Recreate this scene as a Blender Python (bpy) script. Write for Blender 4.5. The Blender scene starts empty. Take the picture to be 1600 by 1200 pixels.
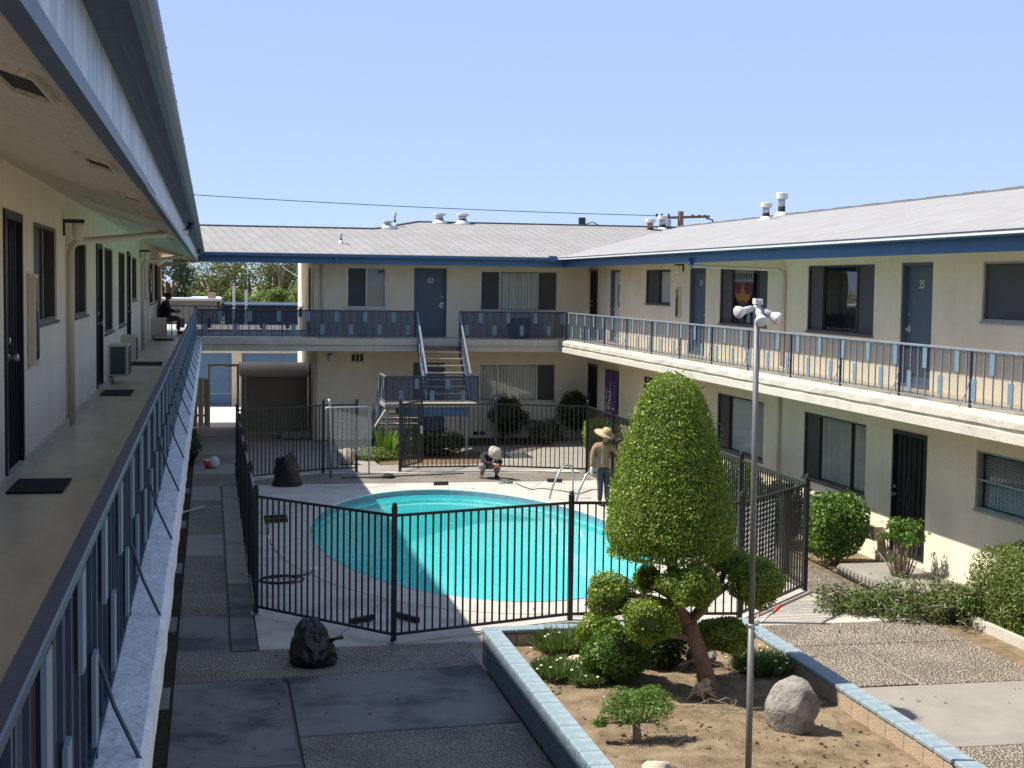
import bpy, bmesh, math, random
import numpy as np
from mathutils import Vector, Matrix
R = math.radians
random.seed(7); rng = np.random.default_rng(7)
sc = bpy.context.scene
C = sc.collection
# ------------------------------------------------------------------ camera, light, exposure
cam_d = bpy.data.cameras.new('camera'); cam = bpy.data.objects.new('camera', cam_d); C.objects.link(cam)
CAM_Z = 4.75
yaw, pitch, roll = 0.2017, 0.0674, 0.0132
fw = Vector((math.sin(yaw)*math.cos(pitch), math.cos(yaw)*math.cos(pitch), -math.sin(pitch)))
rt = Vector((math.cos(yaw), -math.sin(yaw), 0)); up = rt.cross(fw)
rt2 = math.cos(roll)*rt + math.sin(roll)*up; up2 = -math.sin(roll)*rt + math.cos(roll)*up
cam.matrix_world = Matrix(((rt2.x, up2.x, -fw.x, 0), (rt2.y, up2.y, -fw.y, 0), (rt2.z, up2.z, -fw.z, CAM_Z), (0, 0, 0, 1)))
cam_d.sensor_width = 36; cam_d.lens = 2312/1600*36; cam_d.clip_start = .05; cam_d.clip_end = 4000
sc.camera = cam
SUN = Vector((1, -.25, -1.5)).normalized()      # travel direction of the light
world = bpy.data.worlds.new('World'); sc.world = world; world.use_nodes = True
wn = world.node_tree.nodes; wl = world.node_tree.links
sky = wn.new('ShaderNodeTexSky'); sky.sky_type = 'NISHITA'; sky.sun_disc = False
sky.sun_elevation = math.asin(-SUN.z); sky.sun_rotation = math.atan2(-SUN.x, -SUN.y) % (2*math.pi)
sky.air_density = .55; sky.dust_density = .0; sky.ozone_density = 3.0
bg = wn['Background']; bg.inputs['Strength'].default_value = .15
gm = wn.new('ShaderNodeGamma'); gm.inputs[1].default_value = .23; wl.new(sky.outputs[0], gm.inputs[0])
ti = wn.new('ShaderNodeMix'); ti.data_type = 'RGBA'; ti.blend_type = 'MULTIPLY'; ti.inputs[0].default_value = 1; ti.inputs[7].default_value = (.87, 1.05, 1.47, 1); ti.clamp_result = False
wl.new(gm.outputs[0], ti.inputs[6]); wl.new(ti.outputs[2], bg.inputs[0])
sd = bpy.data.lights.new('sun', 'SUN'); sd.energy = 2.45; sd.angle = R(.53); sd.color = (1, .95, .86)
so = bpy.data.objects.new('sun', sd); C.objects.link(so)
so.rotation_euler = SUN.to_track_quat('-Z', 'Y').to_euler(); so.location = (-20, 10, 40)
sc.view_settings.view_transform = 'Standard'; sc.view_settings.look = 'None'
sc.view_settings.exposure = 1.68; sc.view_settings.gamma = 1
sc.cycles.max_bounces = 10; sc.cycles.diffuse_bounces = 6; sc.cycles.transparent_max_bounces = 16
sc.cycles.caustics_reflective = False; sc.cycles.caustics_refractive = False

# ------------------------------------------------------------------ helpers
class MB:
    def __init__(s): s.v = []; s.f = []
    def quad(s, *p):
        i = len(s.v); s.v += [tuple(q) for q in p]; s.f.append(tuple(range(i, i+len(p)))); return s
    def box(s, x0, y0, z0, x1, y1, z1):
        i = len(s.v)
        s.v += [(x, y, z) for z in (z0, z1) for y in (y0, y1) for x in (x0, x1)]
        s.f += [tuple(i+k for k in q) for q in ((0, 2, 3, 1), (4, 5, 7, 6), (0, 1, 5, 4), (2, 6, 7, 3), (0, 4, 6, 2), (1, 3, 7, 5))]
        return s
    def hexa(s, b, t):
        i = len(s.v); n = len(b); s.v += [tuple(q) for q in b]+[tuple(q) for q in t]
        s.f.append(tuple(i+k for k in reversed(range(n)))); s.f.append(tuple(i+n+k for k in range(n)))
        for k in range(n): s.f.append((i+k, i+(k+1) % n, i+n+(k+1) % n, i+n+k))
        return s
    def prism(s, pts, z0, z1): return s.hexa([(x, y, z0) for x, y in pts], [(x, y, z1) for x, y in pts])
    def fbox(s, fr, u0, u1, z0, z1, d0, d1):
        b = [fr(u0, z0, d0), fr(u1, z0, d0), fr(u1, z0, d1), fr(u0, z0, d1)]; t = [fr(u0, z1, d0), fr(u1, z1, d0), fr(u1, z1, d1), fr(u0, z1, d1)]
        return s.hexa(b, t)
    def bar(s, a, b, w, h=None, upv=(0, 0, 1)):
        a, b = Vector(a), Vector(b); h = h or w; d = (b-a).normalized(); upv = Vector(upv)
        if abs(d.dot(upv)) > .99: upv = Vector((1, 0, 0))
        x = d.cross(upv).normalized()*w/2; y = x.cross(d).normalized()*h/2
        return s.hexa([a-x-y, a+x-y, a+x+y, a-x+y], [b-x-y, b+x-y, b+x+y, b-x+y])
    def tube(s, path, r, n=8, cap=True):
        path = [Vector(p) for p in path]; rs = r if isinstance(r, (list, tuple)) else [r]*len(path); i0 = len(s.v)
        prev = None
        for k, p in enumerate(path):
            d = ((path[min(k+1, len(path)-1)]-path[max(k-1, 0)])).normalized()
            if prev is None:
                q = Vector((0, 0, 1)) if abs(d.z) < .9 else Vector((1, 0, 0)); x = d.cross(q).normalized()
            else: x = (prev-d*prev.dot(d)).normalized()
            prev = x; y = d.cross(x)
            for j in range(n):
                a = 2*math.pi*j/n; s.v.append(tuple(p+(x*math.cos(a)+y*math.sin(a))*rs[k]))
        for k in range(len(path)-1):
            for j in range(n):
                a, b = i0+k*n+j, i0+k*n+(j+1) % n; s.f.append((a, b, b+n, a+n))
        if cap:
            s.f.append(tuple(i0+j for j in reversed(range(n)))); s.f.append(tuple(i0+(len(path)-1)*n+j for j in range(n)))
        return s
    def lathe(s, c, prof, n=16, M=None):
        i0 = len(s.v); c = Vector(c)
        for r, z in prof:
            for j in range(n):
                a = 2*math.pi*j/n; q = Vector((r*math.cos(a), r*math.sin(a), z))
                if M is not None: q = M @ q
                s.v.append(tuple(c+q))
        for k in range(len(prof)-1):
            for j in range(n):
                a, b = i0+k*n+j, i0+k*n+(j+1) % n; s.f.append((a, b, b+n, a+n))
        s.f.append(tuple(i0+j for j in reversed(range(n)))); s.f.append(tuple(i0+(len(prof)-1)*n+j for j in range(n)))
        return s
    def mesh(s, name='m', smooth=False, fix=True, bevel=0):
        me = bpy.data.meshes.new(name); me.from_pydata(s.v, [], s.f)
        if fix or bevel:
            bm = bmesh.new(); bm.from_mesh(me)
            if bevel:
                bmesh.ops.remove_doubles(bm, verts=bm.verts, dist=1e-5)
                bmesh.ops.bevel(bm, geom=bm.edges[:], offset=bevel, segments=1, affect='EDGES')
            bmesh.ops.recalc_face_normals(bm, faces=bm.faces); bm.to_mesh(me); bm.free()
        if smooth: me.polygons.foreach_set('use_smooth', [True]*len(me.polygons))
        me.update(); return me
    def build(s, name, mat, parent=None, smooth=False, fix=True, bevel=0, **kw):
        return put(name, s.mesh(name, smooth, fix, bevel), mat, parent, **kw)
def wloc(o): return Vector(o.location)+(wloc(o.parent) if o.parent else Vector((0, 0, 0)))
def put(name, me, mat, parent=None, loc=(0, 0, 0), rz=0, label=None, cat=None, group=None, kind=None, rot=None):
    if mat is not None and not me.materials: me.materials.append(mat)
    o = bpy.data.objects.new(name, me); C.objects.link(o)
    if parent: o.parent = parent; o.location = Vector(loc)-wloc(parent)
    else: o.location = loc
    o.rotation_euler = rot if rot else (0, 0, rz)
    tag(o, label, cat, group, kind); return o
def tag(o, label=None, cat=None, group=None, kind=None):
    if label: o['label'] = label
    if cat: o['category'] = cat
    if group: o['group'] = group
    if kind: o['kind'] = kind
    return o
def thing(name, label, cat, loc, group=None):
    o = bpy.data.objects.new(name, None); C.objects.link(o); o.location = loc; o.empty_display_size = .2
    return tag(o, label, cat, group)
def struct_root(name, loc=(0, 0, 0)):
    o = bpy.data.objects.new(name, None); C.objects.link(o); o.location = loc; o['kind'] = 'structure'; return o
def text_mesh(s, size):
    cu = bpy.data.curves.new('t', 'FONT'); cu.body = s; cu.size = size; cu.extrude = .004; cu.align_x = 'CENTER'
    o = bpy.data.objects.new('t', cu); C.objects.link(o); dg = bpy.context.evaluated_depsgraph_get()
    me = bpy.data.meshes.new_from_object(o.evaluated_get(dg)); bpy.data.objects.remove(o); return me
# wall frames: (u along the wall, z, d out of the wall) -> world
XL, XR, YB = -1.535, 11.5, 44.62
FL = lambda u, z, d: (XL+d, u, z)
FRt = lambda u, z, d: (XR-d, u, z)
FB = lambda u, z, d: (u, YB-d, z)
XS = 3.05
FS = lambda u, z, d: (XS-d, u, z)
F2 = 3.133

# ------------------------------------------------------------------ materials
MATS = {}
def srgb(r, g, b): return tuple((c/255/12.92 if c/255 <= .04045 else ((c/255+.055)/1.055)**2.4) for c in (r, g, b))+(1,)
def pmat(name, col, rough=.7, var=.0, vscale=3., bump=0., bscale=60., metal=0, spec=.5, col2=None, c2scale=1.5, c2lo=.5, c2hi=.7, stretch=None, detail=6):
    m = bpy.data.materials.new(name); m.use_nodes = True; nt = m.node_tree; n = nt.nodes; l = nt.links
    b = n['Principled BSDF']; b.inputs['Roughness'].default_value = rough; b.inputs['Metallic'].default_value = metal
    b.inputs['Specular IOR Level'].default_value = spec
    col = tuple(col[:3])+(1,)
    tc = n.new('ShaderNodeTexCoord'); src = tc.outputs['Object']
    if stretch:
        mp = n.new('ShaderNodeMapping'); mp.inputs['Scale'].default_value = stretch; l.new(src, mp.inputs[0]); src = mp.outputs[0]
    out = None
    if var > 0:
        ns = n.new('ShaderNodeTexNoise'); ns.inputs['Scale'].default_value = vscale; ns.inputs['Detail'].default_value = detail; l.new(src, ns.inputs['Vector'])
        mr = n.new('ShaderNodeMapRange'); mr.inputs[1].default_value = .25; mr.inputs[2].default_value = .75; mr.inputs[3].default_value = 1-var; mr.inputs[4].default_value = 1+var
        l.new(ns.outputs[0], mr.inputs[0])
        mx = n.new('ShaderNodeMix'); mx.data_type = 'RGBA'; mx.blend_type = 'MULTIPLY'; mx.inputs[0].default_value = 1; mx.inputs[6].default_value = col
        l.new(mr.outputs[0], mx.inputs[7]); out = mx.outputs[2]
    if col2 is not None:
        ns2 = n.new('ShaderNodeTexNoise'); ns2.inputs['Scale'].default_value = c2scale; ns2.inputs['Detail'].default_value = 8; ns2.inputs['Roughness'].default_value = .65; l.new(src, ns2.inputs['Vector'])
        mr2 = n.new('ShaderNodeMapRange'); mr2.inputs[1].default_value = c2lo; mr2.inputs[2].default_value = c2hi; l.new(ns2.outputs[0], mr2.inputs[0])
        mx2 = n.new('ShaderNodeMix'); mx2.data_type = 'RGBA'; l.new(mr2.outputs[0], mx2.inputs[0])
        if out: l.new(out, mx2.inputs[6])
        else: mx2.inputs[6].default_value = col
        mx2.inputs[7].default_value = tuple(col2[:3])+(1,); out = mx2.outputs[2]
    if out: l.new(out, b.inputs['Base Color'])
    else: b.inputs['Base Color'].default_value = col
    if bump > 0:
        nb = n.new('ShaderNodeTexNoise'); nb.inputs['Scale'].default_value = bscale; nb.inputs['Detail'].default_value = 4; l.new(tc.outputs['Object'], nb.inputs['Vector'])
        bp = n.new('ShaderNodeBump'); bp.inputs['Strength'].default_value = bump; bp.inputs['Distance'].default_value = .02; l.new(nb.outputs[0], bp.inputs['Height']); l.new(bp.outputs[0], b.inputs['Normal'])
    MATS[name] = m; return m
stucco = pmat('stucco', (.80, .71, .54), .92, .07, 1.2, .55, 55, col2=(.74, .655, .49), c2scale=.7, c2lo=.5, c2hi=.85)
def add_streaks(m, amt=.16):
    nt = m.node_tree; n = nt.nodes; l = nt.links; b = n['Principled BSDF']; src = b.inputs['Base Color'].links[0].from_socket
    tc = n.new('ShaderNodeTexCoord'); mp = n.new('ShaderNodeMapping'); mp.inputs['Scale'].default_value = (2.6, 2.6, .22); l.new(tc.outputs['Object'], mp.inputs[0]); nz = n.new('ShaderNodeTexNoise'); nz.inputs['Scale'].default_value = 1.6; nz.inputs['Detail'].default_value = 8; nz.inputs['Roughness'].default_value = .6; l.new(mp.outputs[0], nz.inputs['Vector'])
    mr = n.new('ShaderNodeMapRange'); mr.inputs[1].default_value = .5; mr.inputs[2].default_value = .78; mr.inputs[3].default_value = 1; mr.inputs[4].default_value = 1-amt; l.new(nz.outputs[0], mr.inputs[0])
    n2 = n.new('ShaderNodeTexNoise'); n2.inputs['Scale'].default_value = 34; n2.inputs['Detail'].default_value = 6; l.new(tc.outputs['Object'], n2.inputs['Vector']); mr2 = n.new('ShaderNodeMapRange'); mr2.inputs[1].default_value = .62; mr2.inputs[2].default_value = .72; mr2.inputs[3].default_value = 1; mr2.inputs[4].default_value = .9; l.new(n2.outputs[0], mr2.inputs[0])
    q = n.new('ShaderNodeMath'); q.operation = 'MULTIPLY'; l.new(mr.outputs[0], q.inputs[0]); l.new(mr2.outputs[0], q.inputs[1])
    mx = n.new('ShaderNodeMix'); mx.data_type = 'RGBA'; mx.blend_type = 'MULTIPLY'; mx.inputs[0].default_value = 1; l.new(src, mx.inputs[6]); l.new(q.outputs[0], mx.inputs[7]); l.new(mx.outputs[2], b.inputs['Base Color'])
add_streaks(stucco, .08)
soffitm = pmat('soffit_stucco', (.80, .72, .59), .95, .16, 55, 1., 70)
edge_white = pmat('slab_edge_paint', (.53, .485, .40), .85, .08, 2, .6, 30, col2=(.42, .37, .29), c2scale=5, c2lo=.58, c2hi=.72)
ledge_m = pmat('ledge_paint', (.64, .65, .64), .75, .16, 6, .8, 22, col2=(.30, .29, .27), c2scale=11, c2lo=.60, c2hi=.70)
add_streaks(soffitm, .10); add_streaks(edge_white, .2)
deck_paint = pmat('walkway_paint', (.58, .49, .36), .34, .12, 2.5, .12, 14, spec=.6, col2=(.44, .375, .28), c2scale=1.6, c2lo=.45, c2hi=.75, stretch=(2.5, .5, 1))
blue = pmat('blue_fascia_paint', (.040, .120, .245), .5, .10, 2, .12, 40)
pale_sheen = pmat('streaked_sheen_fascia_paint', (.24, .33, .43), .42, .18, 2.2, .3, 30, col2=(.55, .60, .65), c2scale=3., c2lo=.40, c2hi=.66, stretch=(1, 2.0, .9))  # pale tone paints sky sheen onto the blue fascia; streaks are worn paint
gutter_m = pmat('gutter_metal', (.04, .056, .09), .45, .25, 6, .1, 30)
navy = pmat('navy_rail_paint', (.028, .045, .085), .42, .12, 6, .08, 50)
plate_m = pmat('light_blue_plate', (.155, .225, .285), .5, .08, 9)
sunlit_rail = pmat('sunlit_rail_paint', (.20, .23, .27), .45, .15, 8, .05, 50)  # navy rail paint lightened to grey, painting in the sun on lit rails
blackm = pmat('black_metal', (.012, .012, .014), .38, .2, 10, .03, 80)
blackrough = pmat('black_rubber', (.012, .012, .013), .9, .3, 20, .5, 120)
door_blue = pmat('door_blue', (.072, .102, .142), .5, .05, 1.5, .04, 30)
garage_blue = pmat('garage_blue', (.075, .150, .285), .6, .07, 1)
white_p = pmat('white_paint', (.62, .61, .585), .6, .05, 3, .1, 40)
cream_p = pmat('cream_pipe_paint', (.58, .51, .37), .55, .06, 4)
alum = pmat('aluminium', (.42, .42, .42), .38, .05, 10, metal=.85)
galv = pmat('galvanised', (.46, .48, .50), .42, .18, 30, metal=.7)
bronze = pmat('bronze_frame', (.07, .065, .06), .45, .1, 10, metal=.3)
screen_m = pmat('window_screen', (.050, .052, .056), .55, .08, 2)
dark_in = pmat('dark_interior', (.02, .02, .022), .9)
blind_m = pmat('vertical_blind', (.74, .73, .69), .7, .08, 3)
mini_m = pmat('mini_blind', (.42, .40, .36), .6, .08, 3)
roof_w = None
soil = pmat('soil', (.165, .118, .072), 1., .35, 10, 1., 45, col2=(.30, .225, .145), c2scale=3.2, c2lo=.4, c2hi=.7, spec=.1)
dark_soil = pmat('dark_soil', (.045, .036, .026), 1., .3, 9, 1., 40, spec=.1)
litter_soil = pmat('litter_soil', (.15, .10, .062), 1., .35, 14, 1., 60, col2=(.27, .19, .12), c2scale=12, c2lo=.5, c2hi=.62, spec=.1)
conc = pmat('concrete', (.265, .242, .203), .85, .10, 2.2, .25, 45, col2=(.20, .19, .17), c2scale=.9, c2lo=.52, c2hi=.75)
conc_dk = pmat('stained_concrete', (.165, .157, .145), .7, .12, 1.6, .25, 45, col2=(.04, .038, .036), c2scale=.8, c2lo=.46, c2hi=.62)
deckm = pmat('pool_deck_concrete', (.50, .445, .375), .85, .10, 2.6, .25, 40, col2=(.27, .25, .225), c2scale=.9, c2lo=.46, c2hi=.70)
copingm = pmat('coping_concrete', (.50, .445, .375), .8, .09, 3, .2, 40, col2=(.36, .33, .29), c2scale=1.4, c2lo=.5, c2hi=.75)
alleym = pmat('alley_concrete', (.50, .47, .42), .9, .12, .8, .1, 30)
blk_side = pmat('block_tan', (.40, .30, .205), .95, .13, 7, .7, 45)
blk_blue = pmat('block_blue_paint', (.115, .165, .205), .8, .10, 5, .6, 40)
cap_m = pmat('cap_blue_paint', (.215, .28, .31), .8, .10, 6, .5, 45, col2=(.31, .345, .35), c2scale=6, c2lo=.5, c2hi=.7)
mortar_m = pmat('mortar', (.12, .10, .08), 1, .2, 10)
rockm = pmat('grey_boulder', (.27, .245, .21), .9, .4, 12, 1., 26, col2=(.11, .10, .09), c2scale=6, c2lo=.5, c2hi=.66)
rock_t = pmat('tan_rock', (.46, .38, .28), .9, .2, 8, .8, 18)
bark = pmat('bark', (.20, .125, .08), .95, .3, 12, 1, 35)
bark_g = pmat('grey_bark', (.26, .20, .15), .95, .25, 12, 1, 40)
wood_p = pmat('weathered_wood', (.42, .36, .28), .85, .18, 3, .3, 30, stretch=(6, 6, .5))
straw = pmat('straw', (.52, .39, .23), .85, .12, 30, .6, 120)
hat_w = pmat('pale_hat', (.38, .35, .29), .85, .08, 10)
tan_c = pmat('tan_shirt', (.30, .19, .115), .95, .10, 12, .3, 60)
navy_c = pmat('navy_shirt', (.018, .019, .03), .95, .2, 12, .3, 60)
jean = pmat('jeans', (.05, .066, .085), .95, .22, 10, .3, 80)
mauve_c = pmat('mauve_trousers', (.22, .185, .215), .95, .15, 12, .3, 60)
brown_c = pmat('brown_trousers', (.10, .055, .04), .95, .2, 12)
rust_c = pmat('rust_shirt', (.30, .10, .05), .95, .2, 12)
skinm = pmat('skin', (.34, .185, .12), .6, .05, 10)
glove_m = pmat('glove', (.52, .52, .50), .9)
hairm = pmat('dark_hair', (.03, .02, .015), .7)
shoem = pmat('shoe', (.05, .04, .035), .8)
red_p = pmat('red_plastic', (.55, .03, .025), .35)
white_pl = pmat('white_plastic', (.62, .62, .60), .5)
bagm = pmat('black_plastic_bag', (.010, .010, .012), .26, .2, 6, .7, 22)
shadem = pmat('lamp_diffuser', (.70, .68, .62), .4)
purple = pmat('purple_cloth', (.085, .045, .17), .85, .2, 4)
maroon = pmat('maroon_cloth', (.22, .025, .035), .85)
gold_c = pmat('gold_cloth', (.50, .23, .035), .8)
grey_c = pmat('grey_cloth', (.34, .34, .34), .85)
brick_red = pmat('brick', (.36, .20, .15), .9, .2, 5)
numm = pmat('number_metal', (.70, .68, .60), .4, metal=.4)
def agg_mat(name, base, stone, sc_=55):
    m = bpy.data.materials.new(name); m.use_nodes = True; nt = m.node_tree; n = nt.nodes; l = nt.links; b = n['Principled BSDF']; b.inputs['Roughness'].default_value = .85
    tc = n.new('ShaderNodeTexCoord')
    nz = n.new('ShaderNodeTexNoise'); nz.inputs['Scale'].default_value = 14; l.new(tc.outputs['Object'], nz.inputs['Vector'])
    mxv = n.new('ShaderNodeMix'); mxv.data_type = 'RGBA'; mxv.inputs[0].default_value = .025; l.new(tc.outputs['Object'], mxv.inputs[6]); l.new(nz.outputs['Color'], mxv.inputs[7])
    v = n.new('ShaderNodeTexVoronoi'); v.inputs['Scale'].default_value = sc_; l.new(mxv.outputs[2], v.inputs['Vector'])
    cr = n.new('ShaderNodeValToRGB'); cr.color_ramp.elements[0].position = .30; cr.color_ramp.elements[0].color = (1, 1, 1, 1); cr.color_ramp.elements[1].position = .62; cr.color_ramp.elements[1].color = (0, 0, 0, 1); l.new(v.outputs['Distance'], cr.inputs[0])
    hs = n.new('ShaderNodeMix'); hs.data_type = 'RGBA'; hs.blend_type = 'MULTIPLY'; hs.inputs[0].default_value = .55; hs.inputs[6].default_value = stone+(1,)
    bw = n.new('ShaderNodeRGBToBW'); l.new(v.outputs['Color'], bw.inputs[0]); mr = n.new('ShaderNodeMapRange'); mr.inputs[3].default_value = .35; mr.inputs[4].default_value = 1.3; l.new(bw.outputs[0], mr.inputs[0]); l.new(mr.outputs[0], hs.inputs[7])
    big = n.new('ShaderNodeTexNoise'); big.inputs['Scale'].default_value = 1.1; big.inputs['Detail'].default_value = 5; l.new(tc.outputs['Object'], big.inputs['Vector'])
    mrb = n.new('ShaderNodeMapRange'); mrb.inputs[1].default_value = .3; mrb.inputs[2].default_value = .7; mrb.inputs[3].default_value = .72; mrb.inputs[4].default_value = 1.12; l.new(big.outputs[0], mrb.inputs[0])
    mx = n.new('ShaderNodeMix'); mx.data_type = 'RGBA'; l.new(cr.outputs[0], mx.inputs[0]); mx.inputs[6].default_value = base+(1,); l.new(hs.outputs[2], mx.inputs[7])
    mx3 = n.new('ShaderNodeMix'); mx3.data_type = 'RGBA'; mx3.blend_type = 'MULTIPLY'; mx3.inputs[0].default_value = 1; l.new(mx.outputs[2], mx3.inputs[6]); l.new(mrb.outputs[0], mx3.inputs[7])
    l.new(mx3.outputs[2], b.inputs['Base Color'])
    bp = n.new('ShaderNodeBump'); bp.inputs['Strength'].default_value = 1; bp.inputs['Distance'].default_value = .02; l.new(cr.outputs[0], bp.inputs['Height']); l.new(bp.outputs[0], b.inputs['Normal'])
    return m
agg = agg_mat('exposed_aggregate', (.13, .105, .075), (.60, .51, .39), 33)
agg_f = agg_mat('fine_aggregate', (.16, .14, .115), (.50, .43, .34), 42)
def roof_mat(name='roof_shingles', base=(.295, .284, .268), dots=.36):
    m = bpy.data.materials.new(name); m.use_nodes = True; nt = m.node_tree; n = nt.nodes; l = nt.links; b = n['Principled BSDF']; b.inputs['Roughness'].default_value = .95
    uv = n.new('ShaderNodeUVMap')
    sx = n.new('ShaderNodeSeparateXYZ'); l.new(uv.outputs[0], sx.inputs[0])
    def M(op, a, b=None, c=None):
        q = n.new('ShaderNodeMath'); q.operation = op
        for k, w in enumerate((a, b, c)):
            if w is None: continue
            if isinstance(w, (int, float)): q.inputs[k].default_value = w
            else: l.new(w, q.inputs[k])
        return q.outputs[0]
    vr = M('DIVIDE', sx.outputs[1], .26); row = M('FLOOR', vr); fv = M('FRACT', vr); uu = M('ADD', M('DIVIDE', sx.outputs[0], .30), M('MULTIPLY', row, .17)); fu = M('FRACT', uu)
    dot = M('MULTIPLY', M('LESS_THAN', fu, .24), M('LESS_THAN', fv, .40))
    wn_ = n.new('ShaderNodeTexWhiteNoise'); wn_.noise_dimensions = '2D'; cb_ = n.new('ShaderNodeCombineXYZ'); l.new(M('FLOOR', uu), cb_.inputs[0]); l.new(row, cb_.inputs[1]); l.new(cb_.outputs[0], wn_.inputs['Vector'])
    tone = n.new('ShaderNodeMapRange'); tone.inputs[3].default_value = .93; tone.inputs[4].default_value = 1.04; l.new(wn_.outputs['Value'], tone.inputs[0])
    course = n.new('ShaderNodeMapRange'); course.inputs[1].default_value = .0; course.inputs[2].default_value = .12; course.inputs[3].default_value = .84; course.inputs[4].default_value = 1.; l.new(M('FRACT', M('DIVIDE', sx.outputs[1], .15)), course.inputs[0])
    val = M('MULTIPLY', M('MULTIPLY', tone.outputs[0], course.outputs[0]), M('MULTIPLY_ADD', dot, -dots, 1.))
    bc = n.new('ShaderNodeMix'); bc.data_type = 'RGBA'; bc.blend_type = 'MULTIPLY'; bc.inputs[0].default_value = 1; bc.inputs[6].default_value = (*base, 1); l.new(val, bc.inputs[7])
    nz = n.new('ShaderNodeTexNoise'); nz.inputs['Scale'].default_value = .8; nz.inputs['Detail'].default_value = 7; l.new(uv.outputs[0], nz.inputs['Vector'])
    cr = n.new('ShaderNodeValToRGB'); cr.color_ramp.elements[0].position = .3; cr.color_ramp.elements[0].color = (.90, .86, .83, 1); cr.color_ramp.elements[1].position = .7; cr.color_ramp.elements[1].color = (1, 1.0, 1.02, 1); l.new(nz.outputs[0], cr.inputs[0])
    mx = n.new('ShaderNodeMix'); mx.data_type = 'RGBA'; mx.blend_type = 'MULTIPLY'; mx.inputs[0].default_value = 1; l.new(bc.outputs[2], mx.inputs[6]); l.new(cr.outputs[0], mx.inputs[7]); l.new(mx.outputs[2], b.inputs['Base Color'])
    bp = n.new('ShaderNodeBump'); bp.inputs['Strength'].default_value = .5; bp.inputs['Distance'].default_value = .02; l.new(val, bp.inputs['Height']); l.new(bp.outputs[0], b.inputs['Normal'])
    return m
roof_w = roof_mat(); roof_r = roof_mat('white_roof_shingles', (.31, .305, .295), .14)
def schlick(nt, f0):
    n, l = nt.nodes, nt.links; lw_ = n.new('ShaderNodeLayerWeight'); lw_.inputs[0].default_value = .5; p = n.new('ShaderNodeMath'); p.operation = 'POWER'; p.inputs[1].default_value = 5; l.new(lw_.outputs['Facing'], p.inputs[0])
    q = n.new('ShaderNodeMath'); q.operation = 'MULTIPLY_ADD'; q.inputs[1].default_value = 1-f0; q.inputs[2].default_value = f0; l.new(p.outputs[0], q.inputs[0]); return q
def glass_mat(name, tint, refl=.0):
    m = bpy.data.materials.new(name); m.use_nodes = True; nt = m.node_tree; n = nt.nodes; l = nt.links; n.remove(n['Principled BSDF']); out = n['Material Output']
    t = n.new('ShaderNodeBsdfTransparent'); t.inputs[0].default_value = tint+(1,); g = n.new('ShaderNodeBsdfGlossy'); g.inputs['Roughness'].default_value = .015; g.inputs[0].default_value = (.9, .9, .9, 1)
    f = schlick(nt, .04+refl); ad = f
    nz = n.new('ShaderNodeTexNoise'); nz.inputs['Scale'].default_value = .9; bp = n.new('ShaderNodeBump'); bp.inputs['Strength'].default_value = .04; bp.inputs['Distance'].default_value = .05; tc = n.new('ShaderNodeTexCoord'); l.new(tc.outputs['Object'], nz.inputs['Vector']); l.new(nz.outputs[0], bp.inputs['Height']); l.new(bp.outputs[0], g.inputs['Normal'])
    mx = n.new('ShaderNodeMixShader'); l.new(ad.outputs[0], mx.inputs[0]); l.new(t.outputs[0], mx.inputs[1]); l.new(g.outputs[0], mx.inputs[2]); l.new(mx.outputs[0], out.inputs[0]); return m
glassm = glass_mat('window_glass', (.90, .92, .91), .03)
def water_mat():
    m = bpy.data.materials.new('pool_water'); m.use_nodes = True; nt = m.node_tree; n = nt.nodes; l = nt.links; n.remove(n['Principled BSDF']); out = n['Material Output']
    t = n.new('ShaderNodeBsdfTransparent'); g = n.new('ShaderNodeBsdfGlossy'); g.inputs['Roughness'].default_value = .02
    f = schlick(nt, .02)
    tc = n.new('ShaderNodeTexCoord'); nz = n.new('ShaderNodeTexNoise'); nz.inputs['Scale'].default_value = 2.2; nz.inputs['Detail'].default_value = 3; l.new(tc.outputs['Object'], nz.inputs['Vector'])
    bp = n.new('ShaderNodeBump'); bp.inputs['Strength'].default_value = .10; bp.inputs['Distance'].default_value = .05; l.new(nz.outputs[0], bp.inputs['Height']); l.new(bp.outputs[0], g.inputs['Normal']);
    df = n.new('ShaderNodeBsdfDiffuse'); df.inputs[0].default_value = (.05, .74, .75, 1); m0 = n.new('ShaderNodeMixShader'); m0.inputs[0].default_value = .42; l.new(t.outputs[0], m0.inputs[1]); l.new(df.outputs[0], m0.inputs[2])
    mx = n.new('ShaderNodeMixShader'); l.new(f.outputs[0], mx.inputs[0]); l.new(m0.outputs[0], mx.inputs[1]); l.new(g.outputs[0], mx.inputs[2]); l.new(mx.outputs[0], out.inputs[0])
    va = n.new('ShaderNodeVolumeAbsorption'); va.inputs[0].default_value = (.06, .84, .82, 1); va.inputs[1].default_value = .2; l.new(va.outputs[0], out.inputs['Volume']); return m
waterm = water_mat()
poolm = pmat('pool_plaster', (.72, .90, .89), .8, .07, 2.5, .05, 20, col2=(.62, .82, .82), c2scale=1.5, c2lo=.45, c2hi=.7)
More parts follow.
